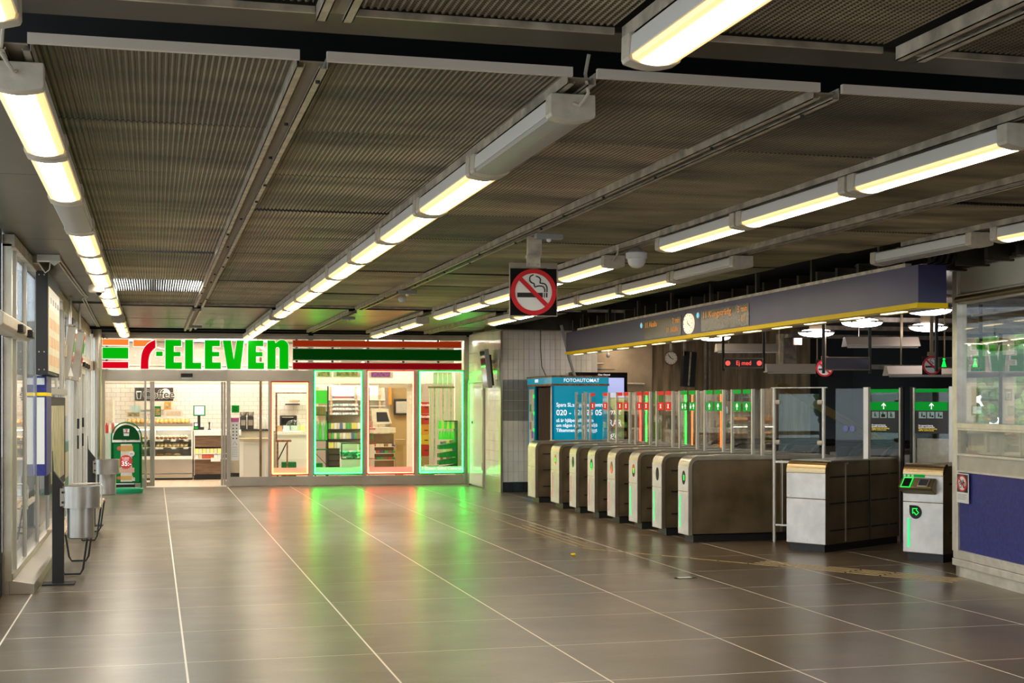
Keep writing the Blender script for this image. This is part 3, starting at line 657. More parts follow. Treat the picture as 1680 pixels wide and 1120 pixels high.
# cables and boxes along the left soffit
t = thing('junction_box', 'white junction box on the dark soffit at the left', 'box', (-1.0, 14.15, 0))
part(t, 'box', G().box(-.09, .12, -.05, .06, 3.005, 3.07), 'white', bev=.005); part(t, 'lid', G().prism([(.02, 3.0), (.12, 3.0), (.07, 2.96)], -.055, -.045), 'white')
part(t, 'back_box', G().box(-.2, -.09, .1, .25, 3.0, 3.07), 'grey_plastic')
for q, dx in enumerate((0, .035)):
    solo('cable', '%s of the two pale cables running along the left soffit' % ('left', 'right')[q], 'cable', G().tube([(-.93 + dx, 14.2, 3.05), (-.92 + dx, 16.5, 3.05), (-.90 + dx, 18.95, 3.05), (-.87 + dx, 19.2, 3.04), (-.93 + dx, 19.6, 3.04), (-.98 + dx, 24, 3.04), (-1.0 + dx, 26.6, 3.04)], .008), 'cream', sm=True)
solo('hanging_cable', 'loop of thin cable below the junction box', 'cable', G().tube([(-1.1, 14.2, 3.02), (-1.06, 14.2, 2.96), (-1.02, 14.2, 2.90), (-.98, 14.18, 2.93), (-.97, 14.15, 3.0)], .006), 'cream', sm=True)
# round column and bracketry by the shop
t = thing('round_column', 'tall round steel column at the left end of the shop front', 'column', (-1.02, 27.2, 0))
part(t, 'shaft', G().cyl((0, 0, 0), (0, 0, 2.86), .085, 24), 'steel', sm=True); part(t, 'flange', G().cyl((0, 0, 2.86), (0, 0, 2.875), .095, 24), 'galvanised'); part(t, 'neck', G().cyl((0, 0, 2.875), (0, 0, 3.62), .078, 24), 'steel', sm=True)
# exit sign, door operators
t = thing('exit_sign', 'green exit sign box at the far left edge of the photo', 'sign', (-1.20, 11.2, 0), R(90))
part(t, 'case', G().box(-.35, .62, -.0, .10, 2.93, 3.065), 'grey_plastic'); part(t, 'face', G().box(-.32, .60, -.006, .0, 2.945, 3.055), 'sign_green', 'green face')
text(t, 'UT', 'ad_white', (.48, -.009, 3.0), .10); 
for (y0, y1, n, lab) in ((10.8, 13.3, 2, 'door operator bar with black sensors over the nearest glass door'), (21.6, 24.6, 3, 'door operator bar with black sensors over the far sliding doors')):
    t = thing('door_operator', lab, 'door operator', (-1.1, (y0 + y1) / 2, 0)); h = (y1 - y0) / 2
    part(t, 'casing', G().prism([(-.12, 2.19), (.0, 2.19), (.03, 2.22), (.03, 2.30), (.01, 2.32), (-.12, 2.32)], -h, h), 'steel_bright' if n == 3 else 'cream', bev=.006)
    for q in range(n):
        yy = h - .35 - q * (.9 if n == 2 else .75)
        part(t, 'sensor', G().box(.02, .075, yy - .12, yy + .12, 2.205, 2.275), 'black', bev=.012)
# ================================================================== LEFT WALL FURNITURE
t = thing('timetable_case', 'black timetable display case projecting from the left wall', 'display case', (-1.09, 14.75, 0))
part(t, 'case', G().box(-.06, .055, 0, 1.75, 1.92, 2.97), 'soft_black', bev=.003); part(t, 'sheet', G().box(.055, .060, .06, 1.70, 1.96, 2.82), 'board_paper', 'pale timetable sheet'); part(t, 'header', G().box(.060, .062, .1, 1.66, 2.60, 2.80), 'sign_white')
for q in range(2):
    for zz in (1.97, 2.93, 2.15): part(t, 'screw', G().cyl((-.03 + q * .05, -.002, zz), (-.03 + q * .05, .0, zz), .007, 8), 'steel')
for q in range(7):
    for r_ in range(3): part(t, 'text_column', G().box(.0605, .062, .2 + q * .22, .26 + q * .22, 2.02 + r_ * .19, 2.13 + r_ * .19), 'crisp_orange')
for q in range(4): part(t, 'heading', G().box(.0622, .0632, .25 + q * .35, .45 + q * .35, 2.66, 2.72), 'info_dark')
t = thing('poster_column', 'navy framed poster stand with a yellow band below the timetable case', 'poster stand', (-1.13, 15.05, 0))
part(t, 'frame', G().box(-.035, .06, 0, .72, .88, 1.91), 'navy_booth', bev=.003); part(t, 'end_poster', G().box(-.034, .042, -.006, 0, 1.0, 1.69), 'sign_white', 'white end panel'); part(t, 'end_poster', G().box(-.034, .042, -.006, 0, 1.82, 1.89), 'sign_white'); part(t, 'band', G().box(-.036, .062, -.004, .722, 1.705, 1.74), 'yellow', 'yellow band')
t = thing('poster_case', 'black framed poster of green plants on the left wall', 'poster case', (-1.14, 16.0, 0))
part(t, 'frame', G().box(-.02, .03, 0, 2.9, .62, 1.70), 'soft_black', bev=.003); part(t, 'poster', G().box(.03, .034, .25, 2.6, .72, 1.60), 'poster_plants', 'plant poster')
part(t, 'hood', G().box(-.02, .05, -.02, 2.95, 1.73, 1.80), 'grey_plastic')
t = thing('window_poster', 'teal poster stuck on the glass beside the sliding doors', 'poster', (-1.175, 20.1, 0))
part(t, 'sheet', G().box(0, .004, -.5, .6, .35, 1.10), 'poster_teal'); part(t, 'panel', G().box(.004, .006, -.4, .5, .6, .95), 'poster_cream'); part(t, 'small_sheet', G().box(0, .004, -.45, .4, 1.45, 1.75), 'sign_white')
for q, (y, x) in enumerate(((19.6, -1.11), (21.0, -1.06))):
    t = thing('information_monitor', '%s silver-backed monitor hanging by the left wall, tilted forward' % ('nearer', 'farther')[q], 'monitor', (x, y, 0))
    part(t, 'casing', G().box(-.055, .055, -.04, .40, -.36, .36), 'steel', loc=(0, 0, 2.31), rot=(0, R(7), 0), bev=.008); part(t, 'screen', G().box(.055, .058, 0, .36, -.32, .32), 'screen_dark', loc=(0, 0, 2.31), rot=(0, R(7), 0))
    part(t, 'hanger_rod', G().cyl((.02, .1, 2.66), (.02, .1, 3.07), .018), 'steel_bright', sm=True); part(t, 'bracket', G().box(-.02, .05, .05, .15, 2.64, 2.70), 'galvanised')
solo('warning_sconce', 'small triangular white perspex sign beside the hanging monitors', 'sign', G().prism([(0, 0), (.07, 0), (.035, .12)], -.01, .01), 'poster_cream', (-1.10, 19.3, 1.99), 0)
solo('blue_flag_sign', 'narrow navy sign high on the left wall behind the monitors', 'sign', G().box(0, .02, 0, .8, 0, .45), 'navy_booth', (-1.15, 21.0, 2.42), 0)
# litter bins on posts
def bin_(x, y, lab):
    t = thing('litter_bin', lab, 'bin', (x, y, 0), 0)
    p = part(t, 'post', G().prism([(-.245, 0), (-.145, 0), (-.145, .90), (-.235, 1.02), (-.245, 1.2)], -.05, .05), 'soft_black', 'black angled post', bev=.003); part(t, 'base_plate', G().box(-.33, -.05, -.11, .11, 0, .012), 'soft_black')
    part(t, 'band', G().lathe([(.165, .69), (.165, .882), (.155, .882), (.155, .70)], n=40), 'satin', sm=True); part(t, 'bucket', G().lathe([(.108, .41), (.118, .42), (.118, .70), (.112, .875), (.104, .875), (.104, .43)], n=36), 'satin', sm=True)
    part(t, 'rim', G().lathe([(.15, .865), (.15, .872), (.118, .868), (.118, .864)], n=36), 'steel'); part(t, 'bracket', G().box(-.175, -.13, -.085, -.05, .705, .865), 'steel', bev=.002)
    for z in (.74, .83): part(t, 'bolt', G().cyl((-.152, -.085, z), (-.152, -.093, z), .011, 8), 'black')
    return t
bin_(-.635, 13.1, 'steel litter bin on a black post, the nearer one')
bin_(-.60, 19.2, 'steel litter bin on a black post, the farther one near the green signboard')
# benches
def bench(y0, lab):
    t = thing('bench', lab, 'bench', (-.76, y0, 0)); Ln = 1.5
    for q in range(4): part(t, 'seat_slat', G().box(-.20 + q * .085, -.122 + q * .085, 0, Ln, .40 + (.03 if q == 0 else 0) , .425 + (.03 if q == 0 else 0)), 'wood', bev=.004)
    part(t, 'front_edge', G().box(.135, .155, 0, Ln, .385, .425), 'wood', bev=.004)
    for yy in (.15, Ln - .2): part(t, 'leg', G().tube([(-.13, yy, .40), (-.075, yy, .06), (-.05, yy, .015), (.09, yy, .015), (.115, yy, .06), (.16, yy, .40)], .010), 'soft_black', sm=True)
    for yy in ((.02, ) if y0 > 15 else ()): part(t, 'armrest', G().tube([(-.19, yy, .40), (-.20, yy, .66), (-.18, yy, .69), (.15, yy, .69), (.18, yy, .66), (.165, yy, .44)], .009), 'steel_bright', sm=True)
    return t
bench(13.55, 'wooden bench with wire legs behind the nearer litter bin'); bench(16.9, 'wooden bench with wire legs before the farther litter bin')
# ================================================================== TICKET GATES
def arc(cx, cz, r, a0, a1, n=6): return [(cx + r * math.cos(R(a0 + (a1 - a0) * i / n)), cz + r * math.sin(R(a0 + (a1 - a0) * i / n))) for i in range(n + 1)]
def profile(L_, zb, zt, r, i=0.):
    return [(i, zb + i)] + arc(r, zt - r, r - i, 180, 90) + arc(L_ - r, zt - r, r - i, 90, 0) + [(L_ - i, zb + i)]
ICONS = {'up': [(-.006, -.04), (.006, -.04), (.006, .012), (.028, -.008), (.028, .012), (0, .04), (-.028, .012), (-.028, -.008), (-.006, .012)]}
def arrow(par, m, y, z, sc=1., flip=1, x=0., name='arrow', ax='x', t=.002):
    p = [(y + a * sc, z + b_ * sc * flip) for a, b_ in ICONS['up']]
    part(par, name, G().prism(p, x - t, x, ax), m)
def cross(par, m, y, z, s_, x, name='cross'):
    t_ = s_ * .42
    for q in (-1, 1):
        a, b_ = (y - s_ * .8, z - q * s_ * 1.15), (y + s_ * .8, z + q * s_ * 1.15)
        part(par, name, G().prism([(a[0] - t_ / 2, a[1]), (a[0] + t_ / 2, a[1]), (b_[0] + t_ / 2, b_[1]), (b_[0] - t_ / 2, b_[1])], x - .002, x, 'x'), m)
def wing(par, x, y0, y1, col, mark, zt=1.80):
    """glass flap across the lane with its stickers"""
    p = part(par, 'glass_wing', G().box(x, x + .008, y0, y1, 1.03, zt), 'glass', 'clear glass wing')
    if col:
        m = 'red_glow' if col == 'red' else 'green_glow'
        a, b_ = min(y0, y1) + .02, max(y0, y1) - .02
        part(p, 'band', G().box(x - .002, x, a, b_, zt - .055, zt - .002), m, col + ' band'); part(p, 'sticker', G().box(x - .002, x, a, b_, 1.53, 1.645), m, col + ' sticker')
        c = (a + b_) / 2
        if mark == 'x': cross(p, 'ad_white', c, 1.588, .026, x - .002)
        elif mark == 'up': arrow(p, 'ad_white', c, 1.588, 1.05, 1, x - .002)
        else: arrow(p, 'ad_white', c - .05, 1.588, .9, 1, x - .002); arrow(p, 'ad_white', c + .05, 1.588, .9, -1, x - .002)
def gate(x, y, wy, L_, label, strip, disp, far=None, near=None, slots=True, plain=False):
    t = thing('ticket_gate', label, 'ticket gate', (x, y, 0), 0, 'ticket gates in a row')
    part(t, 'plinth', G().box(.07, L_ - .05, .03, wy - .03, 0, .085), 'black')
    part(t, 'body', G().prism(profile(L_, .085, 1.0, .12, .012), .014, wy - .014), 'gate_side')
    po = profile(L_, .085, 1.01, .125); pi_ = profile(L_, .085, 1.01, .125, .045); pi_[0] = (.045, .085); pi_[-1] = (L_ - .045, .085)
    g = G(); n = len(po); v = []
    for yy in (0, wy):
        v += [(a, yy, b_) for a, b_ in po] + [(a, yy, b_) for a, b_ in pi_]
    f = []
    for i in range(n - 1):
        f += [(i, n + i, n + i + 1, i + 1), (2 * n + i, 2 * n + i + 1, 3 * n + i + 1, 3 * n + i), (i, i + 1, 2 * n + i + 1, 2 * n + i), (n + i, 3 * n + i, 3 * n + i + 1, n + i + 1)]
    f += [(0, 2 * n, 3 * n, n), (n - 1, 2 * n - 1, 4 * n - 1, 3 * n - 1)]
    g.add(v, f); part(t, 'casing', g, 'gate_edge', 'bright rounded steel casing', sm=True)
    part(t, 'front_panel', G().box(-.006, .0, .006, wy - .006, .09, .585), 'gate_front', bev=.002); part(t, 'front_panel', G().box(-.006, .0, .006, wy - .006, .595, .885), 'gate_front', bev=.002)
    part(t, 'number_plate', G().box(-.009, -.006, wy * .38, wy * .62, .105, .125), 'sign_white')
    if not plain:
        d = part(t, 'display', G().prism(circ(wy * .42, .755, .052, 24, .082), -.009, -.006, 'x'), 'gloss_black', 'black oval display')
        if disp == 'green': part(d, 'symbol', G().box(-.012, -.009, wy * .34, wy * .42, .725, .785), 'led_green')
        elif disp == 'red': part(d, 'symbol', G().prism(circ(wy * .42, .70, .035, 16, .02), -.012, -.009, 'x'), 'led_red')
        part(t, 'light_strip', G().box(-.012, -.006, wy * .74, wy * .80, .165, .545), 'strip_green' if strip == 'green' else 'strip_pink', '%s light strip' % strip)
    if slots:
        for zz in (.80, .54, .27): part(t, 'slot', G().box(.13, 1.05, -.004, .016, zz - .008, zz + .008), 'black'); part(t, 'slot', G().box(1.12, L_ - .15, -.001, .016, zz - .008, zz + .008), 'black')
    else:
        part(t, 'side_panel', G().prism(profile(1.16, .10, .955, .06), -.004, .014), 'gate_side', loc=(.05, 0, 0)); part(t, 'edge_strip', G().box(1.16, 1.19, -.006, .014, .1, .96), 'gate_edge')
        part(t, 'rear_panel', G().box(1.21, L_ - .06, .004, .014, .1, .94), 'gate_side')
    part(t, 'top_rail', G().box(.35, L_ - .2, wy * .2, wy * .8, 1.008, 1.02), 'steel')
    for yy in (.015, wy - .045): part(t, 'post', G().box(.93, .965, yy, yy + .03, 1.0, 1.80), 'steel_bright', 'bright steel post')
    part(t, 'post_core', G().box(.945, .975, .05, .085, 1.0, 1.795), 'soft_black')
    part(t, 'side_pane', G().box(.95, .955, .085, wy - .05, 1.02, 1.79), 'glass')
    if far: wing(t, .94, wy + .0, wy + .265, *far)
    if near: wing(t, .94, 0, -.265, *near)
    return t
GY = [(21.81, .46), (20.44, .46), (19.56, .33), (18.665, .33), (17.77, .33), (16.88, .33), (16.0, .33), (15.12, .33)]
LN = [('red', 'x'), ('red', 'x'), ('red', 'x'), ('red', 'x'), ('green', 'both'), ('green', 'up'), ('green', 'up')]
GL = ['plain ended ticket gate farthest away, in front of the blue photo booth', 'ticket gate with green lit display, second from the photo booth end', 'ticket gate with a dark oval display, third from the photo booth end',
      'ticket gate with green and red tinted display, fourth from the photo booth end', 'ticket gate with a red glow in its display, middle of the row', 'ticket gate with green strip and green symbol, third from the near end',
      'ticket gate with a green strip and dark oval display, second from the near end', 'nearest ticket gate of the row, smooth brown side panel facing the camera']
for k, (y, wy) in enumerate(GY):
    gate(6.05, y, wy, 1.95, GL[k], ['pink', 'pink', 'pink', 'pink', 'pink', 'green', 'green', 'green'][k], ['', 'green', '', 'green', 'red', 'green', '', 'green'][k],
         far=LN[k - 1] if k > 0 else None, near=LN[k] if k < 7 else (None, None), slots=k < 7, plain=k == 0)
# glass barrier by the photo booth
t = thing('glass_barrier', 'low glass barrier with clamps at the photo booth end of the gates', 'barrier', (7.0, 22.10, 0))
part(t, 'post', G().box(-.02, .02, -.02, .02, 1.0, 1.82).box(-.02, .02, .50, .54, 1.0, 1.82).box(-.02, .02, -.02, .54, .98, 1.01).box(-.02, .02, -.02, .02, 0, 1).box(-.02, .02, .50, .54, 0, 1), 'steel_bright')
part(t, 'pane', G().box(-.004, .004, .05, .47, 1.06, 1.78), 'glass_green')
for z in (1.22, 1.62): part(t, 'clamp', G().cyl((-.02, .06, z), (.02, .06, z), .03, 12), 'cream'); part(t, 'clamp', G().cyl((-.02, .46, z), (.02, .46, z), .03, 12), 'cream')
# framed glass barrier beside the wide gate
a = math.atan2(14.57 - 15.0, 7.49 - 7.08)
t = thing('glass_barrier', 'tall framed glass barrier between the nearest gate and wide steel cabinet', 'barrier', (7.08, 15.0, 0), a)
part(t, 'post', G().cyl((0, 0, 0), (0, 0, 1.805), .021, 16), 'steel_bright', sm=True); part(t, 'post', G().cyl((.60, 0, .0), (.60, 0, 1.805), .021, 16), 'steel_bright', sm=True)
part(t, 'top_bar', G().box(-.035, .64, -.02, .02, 1.805, 1.815), 'steel_bright'); part(t, 'middle_bar', G().box(0, .60, -.012, .012, .93, .955), 'steel_bright'); part(t, 'lower_bar', G().box(0, .60, -.01, .01, .19, .21), 'steel_bright')
for q in range(5): part(t, 'baluster', G().cyl((.1 + q * .1, 0, .2), (.1 + q * .1, 0, .94), .006, 8), 'steel_bright')
part(t, 'pane', G().box(.05, .55, -.004, .004, 1.06, 1.74), 'glass_green', bev=.003)
for z in (1.17, 1.64):
    for xx in (.04, .56): part(t, 'clamp', G().cyl((xx - .03, 0, z), (xx + .03, 0, z), .028, 14), 'cream')
# wide cabinet, turned with the bend of the line
CA = R(30)
t = thing('gate_cabinet', 'wide rounded steel gate cabinet standing left of the pass reader gate', 'gate cabinet', (7.08, 13.71, 0), CA)
W_, L_ = .50, 1.55
part(t, 'plinth', G().box(.02, L_, .03, W_ - .02, 0, .085), 'black')
part(t, 'body', G().prism(profile(L_, .085, .985, .09, .0), 0.006, W_ - .006), 'gate_side')
part(t, 'front_panel', G().box(-.012, .0, 0, W_, .09, .575), 'gate_front', bev=.003); part(t, 'front_panel', G().box(-.012, .0, 0, W_, .585, .86), 'gate_front', bev=.003)
part(t, 'cap', G().prism([(-.012, .865)] + arc(.09, .895, .102, 180, 95) + [(.10, .985), (.02, .87)], 0, W_), 'brass_edge', 'brassy rounded top edge', sm=True)
part(t, 'top_plate', G().box(.09, L_ - .02, -.006, W_ + .006, .985, 1.0), 'steel')
part(t, 'number_plate', G().box(-.016, -.012, W_ - .06, W_ - .01, .598, .618), 'sign_white'); part(t, 'number_plate', G().box(-.016, -.012, W_ * .45, W_ * .62, .115, .14), 'sign_white')
part(t, 'joint', G().box(.885, .90, -.002, .01, .085, .985), 'black'); part(t, 'edge_strip', G().box(.40, .415, -.001, .008, .1, .97), 'gate_edge')
for zz in (.82, .53, .235):
    for a0, a1 in ((.08, .38), (.43, .87), (.94, 1.30), (1.35, 1.5)): part(t, 'slot', G().box(a0, a1, -.001, .01, zz - .008, zz + .008), 'black')
part(t, 'lock', G().cyl((.42, -.006, .965), (.42, -.014, .965), .014, 12), 'steel')
part(t, 'glass_screen', G().box(.85, .86, -.0, .42, 1.0, 1.80), 'glass_smoke', 'tinted glass screen on top', bev=.004); 
g_ = part(t, 'screen_post', G().box(.83, .88, -.02, .04, 1.0, 1.81), 'steel_bright')
for q in (0, 1): part(t, 'round_sticker', G().prism(circ(.28 - q * .085, 1.34, .035, 20), .845, .849, 'x'), 'pale_violet', 'pale blue round sticker')
# tall glass leaves with info signs
def leaf(x, y, label, wdt, hinge_left, icons):
    t = thing('glass_gate_leaf', label, 'gate leaf', (x, y, 0), R(-60))
    part(t, 'pane', G().box(0, wdt, 0, .01, .10, 1.80), 'glass', bev=.002)
    part(t, 'edge_tube', G().box(wdt - .01, wdt + .012, -.015, .02, .08, 1.81) if hinge_left else G().box(-.012, .01, -.015, .02, .08, 1.81), 'steel_bright')
    part(t, 'hinge_post', G().box(-.05, -.005, -.02, .03, 0, 1.82) if hinge_left else G().box(wdt + .005, wdt + .06, -.02, .03, 0, 1.82), 'steel_bright')
    part(t, 'dark_post', G().box(wdt + .012, wdt + .045, -.02, .02, .0, 1.82) if hinge_left else G().box(-.045, -.012, -.02, .02, 0, 1.82), 'soft_black')
    part(t, 'green_band', G().box(.0, wdt - .02, -.003, 0, 1.755, 1.795), 'green_glow', 'green band')
    s_ = part(t, 'info_panel', G().box(.03 if hinge_left else .0, wdt - .02, -.003, 0, 1.28, 1.56), 'info_dark', 'dark information panel')
    h_ = part(t, 'arrow_panel', G().box(.0, wdt - .02, -.004, 0, 1.545, 1.645), 'green_glow', 'green arrow panel')
    c = wdt / 2
    part(h_, 'arrow', G().prism([(c - .006, 1.56), (c + .006, 1.56), (c + .006, 1.612), (c + .028, 1.592), (c + .028, 1.606), (c, 1.635), (c - .028, 1.606), (c - .028, 1.592), (c - .006, 1.612)], -.006, -.004), 'ad_white')
    for q in range(3):
        xx = .06 + q * .105
        part(s_, 'icon', G().box(xx, xx + .09, -.005, -.003, 1.455, 1.53), 'icon_pale')
        fig = G().blob((xx + .04, -.006, 1.515), .008, .002, .008, 8, 4).box(xx + .032, xx + .048, -.007, -.005, 1.472, 1.506)
        if icons == 0 and q == 0: fig.box(xx + .055, xx + .059, -.007, -.005, 1.465, 1.495)
        if icons == 0 and q == 1: fig.box(xx + .018, xx + .07, -.007, -.005, 1.465, 1.50)
        if icons == 0 and q == 2: fig.ring(xx + .048, 1.482, .018, .013, -.007, -.005, 16)
        if icons == 1: fig.box(xx + .055, xx + .08, -.007, -.005, 1.468, 1.488)
        part(s_, 'pictogram', fig, 'black')
    for q, (tx, m) in enumerate((('För anpassad öppning', 'ad_white'), ('kontakta stationsvärden', 'ad_white'), ('Please contact the ticketing', 'led_yellow'), ('staff for custom access', 'led_yellow'))):
        text(s_, tx, m, (.055, -.004, 1.372 - q * .019), .021, align='LEFT', ext=.0005)
    return t
t = leaf(8.26, 14.93, 'left tall glass gate leaf with walking, suitcase and wheelchair icons', .43, True, 0)
t = leaf(8.565, 14.40, 'right tall glass gate leaf with dog, child and pram icons', .44, False, 1)
part(t, 'lower_panel', G().box(.0, .43, .06, .12, .9, 1.22), 'cream', 'beige lower box')
# pass reader gate
t = thing('reader_gate', 'ticket gate with tilted card reader and green arrow beside the ticket booth', 'ticket gate', (7.785, 12.53, 0), CA)
W_, L_ = .45, 1.30
part(t, 'plinth', G().box(.03, L_, .02, W_ - .03, 0, .085), 'black'); part(t, 'body', G().prism(profile(L_, .085, .985, .09, 0), .006, W_ - .006), 'gate_side')
part(t, 'front_panel', G().box(-.012, 0, 0, W_, .09, .605), 'gate_front', bev=.003); part(t, 'front_panel', G().box(-.012, 0, 0, W_, .612, .885), 'gate_front', bev=.003)
part(t, 'cap', G().prism([(-.012, .888)] + arc(.09, .905, .102, 175, 95) + [(.10, .985), (.02, .89)], 0, W_), 'brass_edge', 'brassy rounded top edge', sm=True)
part(t, 'ticket_strip', G().box(-.016, -.012, W_ - .25, W_ - .0, .865, .895), 'green_glow', 'green instruction strip')
for q in range(3): part(t, 'strip_icon', G().box(-.019, -.016, W_ - .035 - q * .045, W_ - .01 - q * .045, .869, .891), 'sign_white')
rd = part(t, 'reader', G().prism([(-.012, .69), (-.10, .735), (-.125, .765), (-.045, .86), (-.012, .86)], .07, W_ - .005), 'gate_side', 'dark bronze sloping reader', bev=.01)
part(rd, 'screen', G().box(-.055, .055, -.045, .045, 0, .004), 'gloss_black', loc=(-.089, W_ - .09, .812), rot=(0, R(-50), 0)); part(rd, 'screen_rim', G().box(-.06, .06, -.052, -.045, 0, .006).box(-.06, .06, .045, .052, 0, .006).box(-.062, -.055, -.05, .05, 0, .006).box(.055, .062, -.05, .05, 0, .006), 'led_green', 'green lit rim', loc=(-.089, W_ - .09, .812), rot=(0, R(-50), 0))
part(rd, 'card_pad', G().box(-.05, .05, -.06, .06, 0, .012), 'steel', loc=(-.089, W_ - .28, .812), rot=(0, R(-50), 0), bev=.004); part(rd, 'card_screen', G().box(-.038, .038, -.045, .045, .012, .016), 'screen_dark', loc=(-.089, W_ - .28, .812), rot=(0, R(-50), 0))
d = part(t, 'display', G().prism([(W_ - .075, .575), (W_ - .075, .50)] + arc(W_ - .145, .505, .07, 0, -180, 10) + [(W_ - .215, .505)] + arc(W_ - .145, .505, .07, 180, 90, 6), -.016, -.012, 'x'), 'gloss_black', 'black drop-shaped display')
A_ = [(-.035, .035), (.025, .035), (.01, .02), (.04, -.01), (.012, -.038), (-.018, -.008), (-.033, -.023)]
part(d, 'arrow', G().tube([(-.018, W_ - .145 - p * .9, .51 + q_ * .9) for p, q_ in A_ + A_[:1]], .004, 6), 'led_green', 'glowing green arrow outline')
part(t, 'light_strip', G().box(-.02, -.012, W_ - .078, W_ - .055, .14, .44), 'strip_green', 'green light strip', bev=.004)
part(t, 'number_plate', G().box(-.015, -.012, W_ - .06, W_ - .01, .625, .64), 'sign_white'); part(t, 'number_plate', G().box(-.015, -.012, .01, .06, .625, .64), 'sign_white')
for zz in (.80, .30): part(t, 'slot', G().box(.12, .5, -.002, .008, zz - .008, zz + .008), 'black')
# ================================================================== BLUE BEAM WITH DEPARTURE DISPLAYS
t = thing('information_beam', 'long navy overhead beam with yellow lower edge above the ticket gates', 'beam', (6.8, 22.5, 0), R(-91.88659440628761))
LH = 11.79
part(t, 'casing', G().box(-.06, LH / 2 - .003, 0, .27, 2.50, 2.83), 'navy'); part(t, 'casing', G().box(LH / 2 + .003, LH, 0, .27, 2.50, 2.83), 'navy')
part(t, 'yellow_edge', G().box(-.065, LH + .005, -.012, .282, 2.455, 2.50), 'yellow', 'yellow lower edge')
part(t, 'downlight_tray', G().box(0, LH, .05, .25, 2.45, 2.455), 'cream')
for q in range(14): part(t, 'downlight', G().box(.2 + q * .83, .6 + q * .83, .06, .12, 2.444, 2.45), 'bulb', 'small lit downlight')
part(t, 'mounting_rail', G().box(.5, LH - .3, .04, .1, 2.83, 2.87).box(.5, LH - .3, .2, .25, 2.83, 2.87), 'galvanised')
for q in range(8): part(t, 'hanger', G().box(.8 + q * 1.45, .84 + q * 1.45, .05, .09, 2.83, 3.1), 'beam')
for (a, b_, w1, w2, r1) in ((4.19, 5.73, '11 Akalla', '2 min', '11 Akalla'), (6.47, 8.0, '11 Kungsträdg', '5 min', '11')):
    d = part(t, 'departure_display', G().box(a, b_, -.006, 0, 2.515, 2.765), 'led_screen', 'dark departure display')
    text(d, w1, 'led_orange', (a + .05, -.008, 2.71), .105, align='LEFT', ext=.0008, sx=1.35 if a < 5 else 1.55); text(d, w2, 'led_orange', (b_ - .04, -.008, 2.71), .10, align='RIGHT', ext=.0008, sx=1.3); text(d, r1, 'led_orange', (b_ - .1, -.008, 2.60), .10, align='RIGHT', ext=.0008, sx=1.3)
for x in (4.08, 6.36):
    p = part(t, 'round_badge', G().prism(circ(x, 2.725, .055, 24, .04), -.008, 0), 'sign_white', 'white rimmed blue badge'); part(p, 'badge_centre', G().prism(circ(x, 2.725, .036, 20, .028), -.012, -.008), 'blue_tag')
c = part(t, 'clock', G().prism(circ(6.05, 2.64, .17, 36, .128), -.03, 0), 'clock_lit', 'lit round clock'); part(c, 'hand', G().prism([(6.04, 2.64), (6.05, 2.65), (6.15, 2.605), (6.14, 2.60)], -.034, -.031), 'black'); part(c, 'hand', G().prism([(6.045, 2.64), (6.055, 2.64), (6.02, 2.70)], -.034, -.031), 'black')
for q in range(12):
    an = q * PI / 6; part(c, 'hour_mark', G().box(6.05 + .15 * math.cos(an) - .008, 6.05 + .15 * math.cos(an) + .008, -.033, -.03, 2.64 + .11 * math.sin(an) - .006, 2.64 + .11 * math.sin(an) + .006), 'black')
# cables above the beam
for q in range(4):
    solo('cable', '%s dark cable looped above the blue beam near the ticket booth' % ORD[q], 'cable', G().tube([(6.75 + q * .06, 10.9, 3.05), (6.8 + q * .06, 11.1, 2.92 - q * .01), (6.9 + q * .05, 11.5, 2.90), (7.0 + q * .04, 12.2, 2.94), (7.05, 13, 3.05)], .012), 'soft_black', sm=True)
solo('grey_conduit', 'slanting grey conduit running up behind the left end of the blue beam', 'conduit', G().tube([(7.45, 24.1, 2.05), (7.32, 24.1, 2.45), (7.2, 24.2, 3.05)], .028), 'grey_plastic', sm=True)
solo('hanging_cable', 'black cable dropping down the tiled wall to the photo booth', 'cable', G().tube([(6.88, 24.45, 3.0), (6.88, 24.45, 2.6), (6.9, 24.44, 2.3), (7.0, 24.43, 2.08)], .008), 'black', sm=True)
# loudspeaker-like dark monitor on side wall
t = thing('information_monitor', 'grey-edged monitor seen side-on, fixed high on the white side wall', 'monitor', (5.98, 24.95, 2.27), 0)
part(t, 'casing', G().box(-.05, .03, -.20, .20, -.36, .36), 'grey_plastic', rot=(0, R(-6), 0), bev=.01); part(t, 'screen', G().box(-.056, -.05, -.18, .18, -.33, .33), 'screen_dark', rot=(0, R(-6), 0)); part(t, 'back', G().box(.03, .07, -.18, .18, -.32, .25), 'soft_black', rot=(0, R(-6), 0)); part(t, 'arm', G().box(.05, .155, -.03, .03, .1, .16), 'galvanised')
# ================================================================== PHOTO BOOTH
t = thing('photo_booth', 'bright blue photo booth with brown curtain beside the tiled wall', 'photo booth', (6.60, 22.72, 0), 0)
part(t, 'entry_side', G().box(0, .03, 1.12, 1.58, 0, 1.93), 'cyan', 'blue side with mirror'); part(t, 'entry_side', G().box(0, .03, 0, .10, 0, 1.93), 'cyan')
part(t, 'mirror', G().box(-.006, 0, 1.17, 1.48, .85, 1.88), 'poster_cream', 'strip of sample photos'); part(t, 'mirror', G().box(-.006, 0, .01, .09, .85, 1.9), 'poster_cream')
for q in range(5): part(t, 'sample_photo', G().box(-.010, -.006, 1.20 + (q % 2) * .13, 1.31 + (q % 2) * .13, 1.0 + q * .16, 1.13 + q * .16), ['purple', 'pack_g', 'grey_plastic', 'pack_b', 'poster_cream'][q])
for q in range(3): part(t, 'green_lamp', G().cyl((-.012, 1.16, 1.15 + q * .3), (-.006, 1.16, 1.15 + q * .3), .03, 12), 'led_green')
